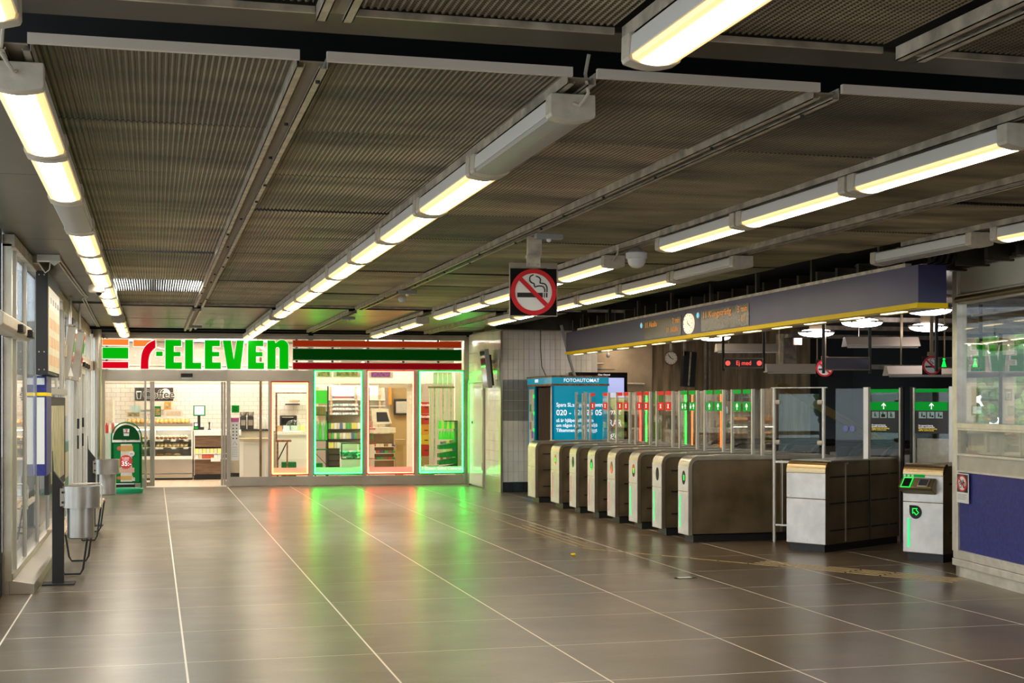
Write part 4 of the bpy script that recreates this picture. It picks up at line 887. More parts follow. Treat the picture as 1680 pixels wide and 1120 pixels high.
part(t, 'shell', G().box(.03, 1.0, 1.50, 1.55, 0, 1.93).box(.97, 1.0, .03, 1.5, 0, 1.93), 'cyan')
part(t, 'front_side', G().box(0.0, 1.0, -.0, .03, 0, 1.93), 'cyan_light', 'blue side with white lettering')
part(t, 'interior', G().box(.22, .24, .03, 1.5, 0, 1.93), 'curtain_brown')
cur = G(); n = 28; v = []
for i in range(n + 1): yy = .12 + .9 * i / n; v += [(.05 + .018 * math.sin(i * 1.7), yy, .35), (.05 + .02 * math.sin(i * 1.7 + .3), yy * .75 + .25, 1.90)]
cur.add(v, [(2 * i, 2 * i + 1, 2 * i + 3, 2 * i + 2) for i in range(n)]); part(t, 'curtain', cur, 'curtain_brown', 'brown curtain', sm=True)
part(t, 'header_frame', G().box(-.02, 1.02, -.02, 1.60, 1.93, 1.965).box(-.02, 1.02, -.02, 1.60, 2.075, 2.105), 'rust'); part(t, 'header', G().box(-.012, 1.012, -.012, 1.59, 1.965, 2.075), 'cyan_light', 'blue header box')
text(t, 'FOTOAUTOMAT', 'ad_white', (.52, -.014, 2.02), .085, bold=.004); text(t, 'FOTO', 'ad_white', (-.014, .95, 2.02), .08, rz=R(-90))
for q, (tx, sz) in enumerate((('Spara SL:s trygghetscentral', .095), ('020 - 120 25 05', .135), ('så är hjälpen alltid nära', .085), ('om någon stör i vår miljö', .085), ('Tillsammans gör vi tryggt', .085))):
    text(t, tx, 'ad_white', (.07, -.003, [1.60, 1.465, 1.335, 1.25, 1.165][q]), sz, align='LEFT', sx=.85 if q != 1 else .95, bold=.01)
# ad screen
t = thing('advertising_screen', 'large black framed screen showing a farm field behind the gates', 'screen', (7.70, 24.32, 0), 0)
part(t, 'frame', G().box(-.28, .82, 0, .16, 0, 2.20), 'gloss_black', bev=.01); part(t, 'sky', G().box(-.02, .75, -.004, 0, 1.72, 2.10), 'ad_sky', 'pale blue sky picture')
part(t, 'field', G().box(-.02, .75, -.004, 0, 1.25, 1.72), 'ad_field', 'green field picture'); part(t, 'crop', G().box(-.02, .75, -.004, 0, .65, 1.25), 'ad_crop'); part(t, 'horizon_trees', G().box(.1, .75, -.006, -.004, 1.80 - .09, 1.735), 'ad_crop')
for q, (x, z) in enumerate(((.08, 1.69), (.42, 1.62))):
    part(t, 'pictured_head', G().prism(circ(x, z, .045, 16, .06), -.008, -.004), 'ad_skin'); part(t, 'pictured_hair', G().prism(circ(x, z + .045, .05, 14, .03), -.010, -.006), 'ad_dark'); part(t, 'pictured_body', G().prism([(x - .12, .85), (x + .12, .85), (x + .13, 1.48), (x + .05, 1.60), (x - .05, 1.60), (x - .12, 1.48)], -.007, -.004), 'ad_dark')
text(t, 'Svensk mat', 'ad_white', (.33, -.014, 1.47), .17, shear=.3, sx=.9); text(t, 'FÖRSVARAR', 'ad_white', (.33, -.014, 1.26), .17, sx=.78, bold=.01); text(t, 'Sverige', 'ad_white', (.36, -.014, 1.04), .19, shear=.3); text(t, 'Clear Channel', 'ad_white', (.36, -.004, 2.155), .04)
# wall clock etc
t = thing('wall_clock', 'round station clock with brown rim hanging before the concrete wall', 'clock', (9.46, 24.55, 2.48), -R(14))
part(t, 'rim', G().ring(0, 0, .135, .115, -.05, .03, 36), 'rust', sm=True); part(t, 'dial', G().prism(circ(0, 0, .12, 36), -.03, .02), 'clock_face', 'pale dial')
part(t, 'hand', G().prism([(-.008, -.004), (.004, .008), (-.05, .075), (-.06, .07)], -.036, -.032), 'black'); part(t, 'hand', G().prism([(-.006, .0), (.0, .01), (.055, -.02), (.05, -.03)], -.036, -.032), 'black')
for q in range(12): an = q * PI / 6; part(t, 'hour_mark', G().box(.1 * math.cos(an) - .006, .1 * math.cos(an) + .006, -.033, -.03, .1 * math.sin(an) - .006, .1 * math.sin(an) + .006), 'black')
part(t, 'stem', G().box(-.02, .02, -.02, .02, .13, .52), 'galvanised')
t = thing('hanging_screen', 'black monitor seen edge-on right of the station clock', 'monitor', (9.75, 24.3, 2.32), 0)
part(t, 'casing', G().box(-.13, .12, 0, .12, -.38, .28), 'soft_black', rot=(0, R(4), 0)); part(t, 'edge', G().box(-.02, .01, -.01, .0, -.36, .27), 'galvanised', rot=(0, R(4), 0)); part(t, 'stem', G().box(-.12, -.08, 0, .04, .2, .62), 'galvanised')
t = thing('cable_box', 'small white socket box with conduit on the concrete slab', 'box', (7.55, 24.66, 2.38)); part(t, 'box', G().box(-.05, .04, 0, .05, -.04, .04), 'white'); part(t, 'conduit', G().cyl((.04, .03, .0), (.62, .03, -.01), .012), 'cream')
solo('conduit', 'white horizontal conduit on the concrete slab right of the ad screen', 'conduit', G().cyl((8.45, 24.68, 2.0), (8.98, 24.68, 1.99), .02), 'cream', sm=True)
t = thing('wall_sensor', 'small dark sensor hanging above the ad screen', 'sensor', (8.2, 24.5, 2.52)); part(t, 'body', G().blob((0, 0, 0), .04, .04, .045), 'grey_plastic', sm=True); part(t, 'stem', G().box(-.012, .012, -.01, .01, .04, .5), 'cream')
# hanging LED signs and no-smoking signs over the gate hall
def ledsign(x, y, w_, z0, z1, label, kind, rz):
    t = thing('led_sign', label, 'sign', (x, y, 0), rz)
    part(t, 'case', G().box(0, w_, 0, .10, z0, z1), 'info_dark', bev=.004); part(t, 'frame', G().frame(0, w_, z0, z1, .012, -.006, .0), 'gate_side')
    part(t, 'hanger', G().box(-.02, .01, .02, .06, z0 - .04, 2.95), 'soft_black'); part(t, 'hanger', G().box(w_ - .0, w_ + .03, .02, .06, z0 - .04, 2.95), 'soft_black')
    zc = (z0 + z1) / 2
    if kind == 'red':
        text(t, 'Ej med', 'led_red', (w_ / 2, -.004, zc), (z1 - z0) * .62, sx=.9)
        for xx in (.055, w_ - .055): part(t, 'stop_symbol', G().prism(circ(xx, zc, .035, 16), -.004, 0), 'led_red')
    elif kind == 'dark': part(t, 'screen', G().box(.015, w_ - .015, -.003, 0, z0 + .015, z1 - .015), 'screen_dark')
    else:
        for xx in (.07, w_ - .07): part(t, 'figure', G().prism([(xx - .03, zc - .05), (xx + .03, zc - .05), (xx + .02, zc - .02), (xx + .01, zc + .02), (xx - .01, zc + .02), (xx - .02, zc - .02)], -.004, 0).prism(circ(xx, zc + .04, .015, 10), -.004, 0), 'led_green', 'green figure')
        text(t, 'D', 'led_green', (w_ / 2 + .02, -.004, zc), .10, bold=.02)
    return t
ledsign(7.73, 18.0, .55, 2.12, 2.26, 'LED sign with red glowing text hanging left over the gate hall', 'red', -R(14))
ledsign(8.48, 16.45, .60, 2.06, 2.235, 'dark unlit LED sign hanging in the middle of the gate hall', 'dark', -R(10))
ledsign(9.0, 14.6, .52, 2.045, 2.175, 'LED sign with green figures hanging beside the ticket booth', 'green', -R(10))
for (x, y, z, s_, lab) in ((9.38, 18.2, 2.135, .25, 'small no-smoking sign half behind the dark LED sign'), (9.10, 14.9, 2.085, .225, 'small no-smoking sign beside the green LED sign')):
    t = thing('no_smoking_sign', lab, 'sign', (x, y, z), -R(22)); nosmoke(t, s_); part(t, 'bracket', G().box(-.05, .05, 0, .02, s_ * .5, s_ * .5 + .05).box(-.02, .02, .0, .03, s_ * .5 + .05, .78), 'gate_side')
# pill lamps and trough lamps
PL_ = [(8.25, 19.6, 'pill-shaped white lamp partly hidden by the yellow edge of the beam'), (9.17, 18.05, 'pill-shaped white lamp, left one of the row under the gate hall ceiling'), (8.55, 15.6, 'pill-shaped white lamp in the middle, just below the yellow edge'), (8.08, 13.3, 'pill-shaped white lamp nearest the ticket booth corner'), (9.93, 16.35, 'pill-shaped white lamp above the rightmost small no-smoking sign')]
for (x, y, lab) in PL_:
    t = thing('pill_lamp', lab, 'lamp', (x, y, 2.62), -R(14))
    def pill(a, r_): return [(-a + r_ * math.cos(R(q)), r_ * math.sin(R(q))) for q in range(90, 271, 20)] + [(a + r_ * math.cos(R(q)), r_ * math.sin(R(q))) for q in range(-90, 91, 20)]
    part(t, 'diffuser', G().blob((0, 0, .012), .255, .098, .058, 24, 8), 'pill_lamp', sm=True); part(t, 'back_plate', G().prism(pill(.175, .088), .015, .04, 'z'), 'cream')
    for q in (-.15, 0, .15): part(t, 'clip', G().box(q - .006, q + .006, -.092, -.084, -.0, .035), 'black')
    part(t, 'bracket', G().box(-.1, .1, -.01, .01, .04, .33), 'gate_side')
for k, (x, y, z, lab) in enumerate(((9.2, 20.5, 2.47, 'unlit trough lamp left, above the red LED sign'), (9.55, 19.4, 2.12, 'unlit trough lamp low, below the left small no-smoking sign'), (9.6, 17.0, 2.42, 'unlit trough lamp in the middle, above the dark LED sign'), (10.0, 16.6, 2.02, 'unlit trough lamp low, below the right small no-smoking sign'))):
    t = thing('trough_lamp', lab, 'lamp', (x, y, z), -R(14)); part(t, 'reflector', G().prism([(-.14, 0), (.14, 0), (.05, .11), (-.05, .11)], -.5, .5, 'x').box(-.5, .5, -.15, .15, -.02, .0), 'trough'); part(t, 'tube', G().cyl((-.48, -.1, -.03), (.48, -.1, -.03), .013), 'white'); part(t, 'hanger', G().box(-.3, -.285, -.01, .01, .1, 2.95 - z), 'gate_side'); part(t, 'hanger', G().box(.285, .3, -.01, .01, .1, 2.95 - z), 'gate_side')
solo('junction_box', 'small beige junction box under the left pill lamp', 'box', G().box(-.06, .06, -.03, .03, -.05, .05), 'cream', (9.0, 18.3, 2.52), -R(14))
# escalators
for k, (x, y, lab) in enumerate(((8.7, 20.0, 'shiny steel escalator end with red brush, left one beyond the gates'), (9.5, 18.8, 'shiny steel escalator end with red brush, middle one beyond the gates'), (9.95, 17.5, 'shiny steel escalator end with red brush, right one beyond the gates'))):
    t = thing('escalator', lab, 'escalator', (x, y, 0), R(8))
    for q, yy in enumerate((0, .75)):
        part(t, 'balustrade', G().prism([(0, .0), (0, .62)] + arc(.25, .72, .25, 180, 90, 8) + [(2.2, .97), (2.2, .0)], yy, yy + .10), 'steel', sm=True)
        part(t, 'handrail', G().tube([(.12, yy + .05, .45), (-.0, yy + .05, .6)] + [(a, yy + .05, b_) for a, b_ in arc(.26, .74, .28, 180, 90, 8)] + [(2.2, yy + .05, 1.02)], .035), 'black', sm=True)
    part(t, 'brush_panel', G().box(.02, 1.5, .1, .74, .5, .62), 'red', 'red panel'); part(t, 'label', G().box(.3, .42, -.004, 0, .70, .90), 'sign_white')
# a beige wall box seen through barrier
solo('wall_box', 'pale framed box on the dark concrete seen through the glass barrier', 'box', G().frame(0, .26, 0, .14, .025, -.03, .0), 'cream', (11.0, 24.78, 1.62))
# ================================================================== TICKET BOOTH
t = thing('ticket_booth', 'white framed ticket booth with large windows and a dark blue lower panel', 'booth', (7.333, 11.656, 0), R(-97.37087550648245))
LB = 4.2; DB = 2.9
part(t, 'plinth', G().box(.02, LB, .03, .2, 0, .10), 'booth_frame'); part(t, 'plinth', G().box(.02, .1, .03, DB, 0, .10), 'booth_frame')
part(t, 'base_rail', G().box(0, LB, 0, .12, .10, .165), 'booth_frame', bev=.004); part(t, 'base_rail', G().box(.0, LB, .01, .12, .168, .235), 'booth_frame', bev=.004)
part(t, 'corner_post', G().box(0, .10, 0, .10, .235, 2.93), 'booth_frame', bev=.004)
part(t, 'side_base', G().box(0.0, .08, .10, DB, .10, 1.14), 'booth_beige')
part(t, 'blue_panel', G().box(.125, LB, .02, .06, .25, .985), 'navy_booth', 'dark blue panel'); part(t, 'panel_trim', G().frame(.10, LB, .235, 1.0, .016, .005, .05), 'booth_frame')
part(t, 'beige_band', G().box(.1, LB, .02, .08, 1.0, 1.14), 'booth_beige'); part(t, 'window_trim', G().frame(.10, LB, 1.14, 1.395, .018, .0, .06), 'booth_frame')
part(t, 'low_pane', G().box(.118, LB, .035, .043, 1.158, 1.377), 'glass', 'frosted narrow pane'); part(t, 'low_blind', G().box(.118, LB, .10, .104, 1.158, 1.377), 'pane_blind')
part(t, 'sill', G().box(.1, LB, .0, .09, 1.395, 1.445), 'booth_frame', bev=.004)
part(t, 'main_pane', G().box(.12, LB, .04, .048, 1.46, 2.555), 'glass_booth', 'large clear window'); part(t, 'mullion', G().box(1.95, 2.0, .01, .08, 1.445, 2.56), 'booth_frame')
part(t, 'track', G().cyl((.1, .0, 2.60), (LB, .0, 2.60), .028), 'gate_side', sm=True); part(t, 'track', G().cyl((.1, .02, 2.64), (LB, .02, 2.64), .016), 'booth_frame', sm=True); part(t, 'track', G().box(.12, LB, .01, .07, 2.555, 2.572), 'booth_frame')
part(t, 'upper_panel', G().box(.115, LB, .03, .06, 2.655, 2.875), 'upper_grey', 'pale upper panel'); part(t, 'head_rail', G().box(0, LB, -.02, .1, 2.875, 2.90), 'steel'); part(t, 'head_rail', G().box(0, LB, .0, .1, 2.905, 2.93), 'gate_side'); part(t, 'fascia', G().box(-.04, .58, .03, .10, 2.93, 3.2), 'slab'); part(t, 'fascia', G().box(.585, LB, .03, .10, 2.93, 3.2), 'slab')
part(t, 'side_pane', G().box(.03, .038, .10, DB, 1.14, 2.9), 'glass'); part(t, 'side_post', G().box(0, .08, 1.4, 1.46, 1.14, 2.93), 'booth_frame')
part(t, 'back_wall', G().box(0, LB, DB, DB + .08, .1, 1.15).box(0, LB, DB, DB + .08, 1.90, 2.10).box(0, LB, DB, DB + .08, 2.42, 3.0), 'dark_wood', 'brown back wall')
for a in (0, .85, 1.45, 2.3, 3.2, 4.1): part(t, 'back_post', G().box(a, a + .1, DB, DB + .08, 1.15, 2.42), 'gate_side')
part(t, 'back_pane', G().box(0, LB, DB + .03, DB + .038, 1.15, 2.42), 'glass')
part(t, 'ceiling_panel', G().box(0, LB, .1, DB, 3.0, 3.04), 'booth_beige'); part(t, 'booth_floor', G().box(.1, LB, .2, DB, .0, .09), 'soft_black')
part(t, 'timber', G().box(.1, LB, 1.9, 2.0, 2.62, 2.70), 'rust'); part(t, 'blind_rail', G().box(.15, LB, .12, .16, 2.44, 2.455), 'white'); part(t, 'inner_column', G().box(.72, .80, 2.0, 2.1, .1, 3.0), 'booth_beige')
def bthing(name, lab, cat, x, y, z, rz=0):
    a = R(-97.37087550648245); return thing(name, lab, cat, (7.333 + x * math.cos(a) - y * math.sin(a), 11.656 + x * math.sin(a) + y * math.cos(a), z), a + rz)
s_ = bthing('bicycle_notice', 'white notice with a no-bicycles symbol on the ticket booth corner', 'notice', .105, 0, 0)
part(s_, 'sheet', G().box(0, .25, -.004, .0, .70, .975), 'sign_white'); part(s_, 'black_field', G().box(.015, .235, -.006, -.004, .80, .965), 'black'); part(s_, 'disc', G().prism(circ(.125, .883, .095, 28, .072), -.007, -.006), 'sign_white')
part(s_, 'bicycle', G().ring(.085, .868, .030, .024, -.009, -.007, 18).ring(.165, .868, .030, .024, -.009, -.007, 18).tube([(.085, -.008, .868), (.11, -.008, .905), (.15, -.008, .905), (.165, -.008, .868)], .003, 6).tube([(.11, -.008, .905), (.125, -.008, .868), (.15, -.008, .91), (.145, -.008, .92)], .003, 6), 'black')
g = G().ring(0, 0, .105, .085, -.011, -.007, 32); part(s_, 'red_ring', g, 'sign_red', 'red ring', loc=(.125, 0, .883)).scale = (1, 1, .76)
part(s_, 'slash', G().prism([(.055, .925), (.065, .935), (.195, .842), (.185, .832)], -.011, -.008), 'sign_red', 'red slash')
for q in range(4): part(s_, 'text_line', G().box(.03, .21 - (q % 2) * .03, -.005, -.004, .775 - q * .014, .780 - q * .014), 'grey_plastic')
s_ = bthing('office_monitor', 'grey monitor standing on the desk inside the ticket booth', 'monitor', .78, .55, 1.40, R(20)); part(s_, 'screen', G().box(-.16, .16, 0, .04, .10, .40), 'grey_plastic', bev=.006); part(s_, 'stand', G().box(-.03, .03, .01, .04, 0, .12), 'black'); part(s_, 'foot', G().box(-.1, .1, -.05, .08, 0, .012), 'black')
s_ = bthing('desk', 'grey desk along the ticket booth window', 'desk', .3, .3, 0); part(s_, 'desktop', G().box(0, 3.5, 0, .7, 1.36, 1.40), 'grey_plastic'); part(s_, 'leg', G().box(.05, .1, .1, .6, .09, 1.36), 'grey_plastic'); part(s_, 'leg', G().box(3.3, 3.4, .1, .6, .09, 1.36), 'grey_plastic')
s_ = bthing('desk_lamp', 'black desk lamp with a bent arm inside the ticket booth', 'lamp', 1.02, .5, 1.40); part(s_, 'arm', G().tube([(0, 0, 0), (.12, 0, .08), (.08, 0, .22), (-.02, 0, .30)], .014), 'black', sm=True); part(s_, 'base', G().cyl((0, 0, 0), (0, 0, .02), .06), 'black'); part(s_, 'head', G().cyl((-.08, 0, .32), (.02, 0, .29), .03), 'led_pink')
s_ = bthing('office_chair', 'black office chair behind the desk in the ticket booth', 'chair', .86, 1.35, .09)
part(s_, 'backrest', G().box(-.22, .22, 0, .07, .85, 1.40), 'black', bev=.03); part(s_, 'seat', G().box(-.24, .24, -.4, .02, .72, .80), 'black', bev=.03); part(s_, 'column', G().cyl((0, -.2, .1), (0, -.2, .72), .03), 'steel')
for q in range(5): an = q * 2 * PI / 5; part(s_, 'foot', G().tube([(0, -.2, .1), (.28 * math.cos(an), -.2 + .28 * math.sin(an), .03)], .02), 'black')
s_ = bthing('pendant_lamp', 'wide dish-shaped pendant lamp inside the ticket booth', 'lamp', 1.42, 1.1, 0); part(s_, 'dish', G().lathe([(.06, 2.18), (.16, 2.20), (.34, 2.29), (.34, 2.30), (.15, 2.22)]), 'grey_plastic', sm=True); part(s_, 'bulb', G().cyl((0, 0, 2.23), (0, 0, 2.27), .12), 'bulb'); part(s_, 'cord', G().cyl((0, 0, 2.27), (0, 0, 3.0), .004), 'black')
for q, (x, y) in enumerate(((.55, 1.5), (1.5, 1.8))):
    s_ = bthing('tube_lamp', '%s lit tube lamp under the ticket booth ceiling' % ('left', 'right')[q], 'lamp', x, y, 2.62); part(s_, 'casing', G().box(-.2, .4, -.05, .05, .03, .08), 'white'); part(s_, 'tube', G().box(-.18, .38, -.04, .04, 0, .03), 'pill_booth'); part(s_, 'hanger', G().box(0, .02, -.01, .01, .08, .38).box(.2, .22, -.01, .01, .08, .38), 'white')
# trees outside the left wall, and added ones behind the booth
def tree(x, y, h, lab):
    t = thing('tree', lab, 'tree', (x, y, -.02), 0, 'trees outside the station'); part(t, 'trunk', G().cyl((0, 0, 0), (0, 0, h * .55), .12, 10, .07), 'bark', sm=True)
    g = G()
    for q in range(90):
        a_, b_ = random.uniform(0, 2 * PI), random.uniform(0, 1); rr = 1.1 * math.sqrt(random.random()); c_ = (rr * math.cos(a_), rr * math.sin(a_), h * (.22 + .7 * b_)); s2 = random.uniform(.25, .5)
        g.blob(c_, s2 * .6, s2 * .6, s2 * .5, 6, 4)
    part(t, 'crown', g, 'leaf', kind='stuff')
for k, (x, y) in enumerate(((-9, 6), (-10, 11), (-9, 17), (-11, 23), (-9.5, 30))): tree(x, y, 5 + k % 3, 'leafy green tree outside the glazed left wall')
struct('ground_right', G().box(10.95, 24, -4, 9.0, -.14, -.02), 'paving', label='paving outside behind the ticket booth')
for k, (x, y) in enumerate(((25, 35), (26, 38), (27.5, 40.5), (28, 36.5), (24, 38.5), (29.5, 42), (30, 38.5))): tree(x, y, 4 + k % 2, 'added tree standing in for greenery reflected in the booth glass')  # trees added to imitate greenery reflected in the booth pane
# ================================================================== FLOOR DETAILS
g = 0
def strip(pts, wd_, label, grp):
    for (x0, y0, x1, y1) in pts:
        d = Vector((x1 - x0, y1 - y0, 0)); n = Vector((-d.y, d.x, 0)).normalized() * wd_
        o = part(tac, 'guide_strip', G().prism([(x0 - n.x, y0 - n.y), (x1 - n.x, y1 - n.y), (x1 + n.x, y1 + n.y), (x0 + n.x, y0 + n.y)], 0, .004, 'z'), 'brass')
tac = thing('tactile_guide', 'row of thin brass guide strips set in the floor before the gates', 'floor guide', (0, 0, .0005))
A = Vector((4.62, 20.4)); B = Vector((4.69, 14.85))
L1 = []
for o_, y0, y1 in ((0, 21.5, 14.85), (.10, 17.8, 14.9), (.20, 17.8, 15.05)):
    n = int((y0 - y1) / .36)
    for i in range(n): ya = y0 - i * .36; L1.append((4.66 + o_, ya, 4.67 + o_, ya - .34))
C = Vector((4.67, 14.85)); D_ = Vector((7.05, 11.15)); 
for o_ in (0, .10, .20, .30):
    n = 12; dv = (D_ - C)
    for i in range(n):
        if o_ > 0 and i < 6: continue
        a_ = C + dv * (i / n); b_ = C + dv * ((i + .93) / n); nn = Vector((dv.y, -dv.x)).normalized() * -o_
        L1.append((a_.x + nn.x, a_.y + nn.y, b_.x + nn.x, b_.y + nn.y))
strip(L1, .004, '', '')
t = thing('floor_socket', 'small floor hatch with white paper in front of the nearest gate', 'hatch', (4.80, 12.08, .001), .1)
part(t, 'plate', G().prism([(-.12, -.03), (.10, -.05), (.13, .02), (.05, .05), (-.1, .04)], 0, .003, 'z'), 'soft_black'); part(t, 'paper', G().box(-.07, .06, -.03, .03, .003, .006), 'white')
solo('litter_scrap', 'small crumpled yellow scrap lying on the floor', 'litter', G().blob((0, 0, .012), .03, .02, .014, 7, 4), 'yellow', (4.35, 14.17, .0))
# ================================================================== SHOP SIGN
def grow(poly, d):
    n = len(poly); ar = sum(poly[i][0] * poly[(i + 1) % n][1] - poly[(i + 1) % n][0] * poly[i][1] for i in range(n)); s_ = 1 if ar > 0 else -1; out = []
    for i in range(n):
        p0, p1, p2 = Vector(poly[i - 1]), Vector(poly[i]), Vector(poly[(i + 1) % n])
        a, b_ = (p1 - p0).normalized(), (p2 - p1).normalized(); na, nb = Vector((a.y, -a.x)) * s_, Vector((b_.y, -b_.x)) * s_
        m = (na + nb); m = m / max(.35, m.length_squared / 2) if m.length > 1e-6 else na; out.append(tuple(p1 + m * d))
    return out
sg = sthing('shop_sign', 'big shop sign of green and red raised letters over the sliding door', 'sign', 0, 0, 0)
def arc2(cx, cz, r, a0, a1, n=8): return [(cx + r * math.cos(R(a0 + (a1 - a0) * i / n)), cz + r * math.sin(R(a0 + (a1 - a0) * i / n))) for i in range(n + 1)]
LET = [('numeral', 'red_sign', cat_([(0.851, 2.289), (0.849, 2.422), (0.866, 2.539), (0.908, 2.628), (0.98, 2.701)]) + cat_([(0.98, 2.848), (0.894, 2.811), (0.809, 2.744), (0.752, 2.656), (0.722, 2.553), (0.709, 2.421), (0.709, 2.289)]), 'red sweeping stem of the numeral 7'),
       ('numeral', 'orange_sign', [(0.575, 2.845), (0.93, 2.845), (0.844, 2.796), (0.78, 2.726), (0.575, 2.725)], 'orange top of the numeral 7'),
       ('hyphen', 'green_sign', [(0.994, 2.624), (1.115, 2.624), (1.115, 2.538), (0.994, 2.538)], None),
       ('letter', 'green_sign', [(1.168, 2.85), (1.463, 2.85), (1.463, 2.734), (1.325, 2.734), (1.325, 2.619), (1.451, 2.619), (1.451, 2.536), (1.325, 2.536), (1.325, 2.417), (1.477, 2.417), (1.477, 2.292), (1.168, 2.292)], 'green letter E'),
       ('letter', 'green_sign', [(1.538, 2.852), (1.684, 2.852), (1.684, 2.412), (1.84, 2.412), (1.84, 2.294), (1.538, 2.294)], 'green letter L'),
       ('letter', 'green_sign', [(1.912, 2.85), (2.194, 2.85), (2.194, 2.737), (2.053, 2.737), (2.053, 2.624), (2.184, 2.624), (2.184, 2.539), (2.053, 2.539), (2.053, 2.421), (2.213, 2.421), (2.213, 2.296), (1.912, 2.296)], 'green letter E'),
       ('letter', 'green_sign', [(2.252, 2.848), (2.404, 2.848), (2.462, 2.482), (2.52, 2.849), (2.656, 2.849), (2.586, 2.295), (2.339, 2.295)], 'green letter V'),
       ('letter', 'green_sign', [(2.732, 2.852), (3.024, 2.852), (3.024, 2.743), (2.885, 2.743), (2.885, 2.629), (3.01, 2.629), (3.01, 2.544), (2.885, 2.544), (2.885, 2.422), (3.039, 2.422), (3.039, 2.297), (2.732, 2.297)], 'green letter E'),
       ('letter', 'green_sign', [(3.105, 2.854), (3.245, 2.854), (3.257, 2.80)] + arc2(3.385, 2.744, .124, 140, 0, 12) + [(3.509, 2.298), (3.337, 2.298)] + arc2(3.299, 2.69, .038, 0, 180, 8) + [(3.259, 2.298), (3.105, 2.298)], 'green rounded letter n')]
for nm, m, poly, lab in LET:
    f = part(sg, nm, G().prism(poly, -.15, -.10), m, lab); part(f, 'rim', G().prism(grow(poly, .012), -.135, -.09), 'letter_rim', 'white glowing rim')
part(sg, 'support_bar', G().box(.48, 3.6, -.085, -.06, 2.80, 2.825).box(.48, 3.6, -.085, -.06, 2.33, 2.355), 'galvanised')
def bands(label, x0, x1, on):
    t = sthing('sign_bands', label, 'sign', 0, 0, 0)
    for m, z0, z1 in (('orange', 2.742, 2.855), ('green', 2.482, 2.695), ('red', 2.298, 2.422)):
        b_ = part(t, 'band', G().box(x0, x1, -.15, -.10, z0 + .004, z1), m + ('_sign' if on else '_band'), m + ' band'); part(b_, 'rim', G().box(x0 - .01, x1 + .012, -.13, -.09, z0 - .012, z1 + .012), 'letter_rim' if on else 'white')
    for q in range(int((x1 - x0) / .7) + 1): part(t, 'bracket', G().box(x0 + .05 + q * .7, x0 + .09 + q * .7, -.12, -.03, 2.28, 2.88), 'soft_black')
bands('lit short orange, green and red bands at the left of the letters', .0, .475, True)
bands('long orange, green and red bands over the neon windows', 3.60, 6.93, False)
# ---- neon window borders
for (x0, x1, z1, m, tr, lab) in ((3.205, 3.885, 2.03, 'neon_orange', 'neon_red_trim', 'orange neon border around the first shop window right of the door'), (4.03, 4.945, 2.262, 'neon_green', 'board_green', 'green neon border around the window with the cooler'),
                             (5.075, 5.975, 2.262, 'neon_red', 'neon_red_trim', 'red neon border around the window with the till'), (6.11, 6.975, 2.262, 'neon_green', 'board_green', 'green neon border around the window with red boxes')):
    t = sthing('neon_border', lab, 'neon light', 0, 0, 0)
    part(t, 'tube', G().tube([(x0, -.035, .245), (x0, -.03, z1), (x1, -.03, z1), (x1, -.03, .245), (x0, -.03, .245)], .014, 8), m)
    part(t, 'channel', G().frame(x0 - .030, x1 + .030, .214, z1 + .030, .024, -.034, -.016), tr, 'coloured channel with the neon glow painted in')  # trim whose colour and width also stand for the tube's glow
# ---- door sensor, stickers
t = sthing('door_sensor', 'black sensor box on the steel lintel over the shop door', 'sensor', 0, 0, 0); part(t, 'case', G().box(1.454, 1.673, -.06, -.01, 2.136, 2.208), 'gloss_black', bev=.006); part(t, 'lens_bar', G().box(1.465, 1.661, -.04, -.02, 2.106, 2.12), 'sign_white')
t = sthing('delivery_sticker', 'green square sticker on the glass right of the shop door', 'sticker', 0, 0, 0); part(t, 'sheet', G().box(2.417, 2.563, .0, .006, 1.447, 1.591), 'app_green', bev=.002); text(t, 'Uber', 'black', (2.489, -.001, 1.543), .045, bold=.01); text(t, 'Eats', 'black', (2.489, -.001, 1.497), .045, bold=.01)
t = sthing('opening_notice', 'tall white notice with a purple top on the glass by the shop door', 'notice', 0, 0, 0); x0, x1 = 2.405, 2.557
part(t, 'sheet', G().box(x0, x1, .002, .007, 0.507, 1.262), 'sign_white'); part(t, 'header', G().box(x0 - .005, x1, .0, .002, 1.262, 1.345), 'pink_label', 'purple header')
for q in range(5):
    for k in range(2): part(t, 'icon', G().box(x0 + .03 + k * .065, x0 + .055 + k * .065, .0, .002, 1.202 - q * .065 - .012, 1.202 - q * .065 + .012), 'info_dark')
part(t, 'drawing', G().tube([(x0 + .035, .0, 0.818), (x0 + .075, 0, 0.878), (x0 + .12, .0, 0.812), (x0 + .09, .0, 0.83)], .003, 6), 'info_dark')
for q in range(6): part(t, 'text_line', G().box(x0 + .02, x1 - .03 + (q % 2) * .01, .0, .002, 0.77 - q * .035 - .004, 0.77 - q * .035 + .004), 'grey_plastic')
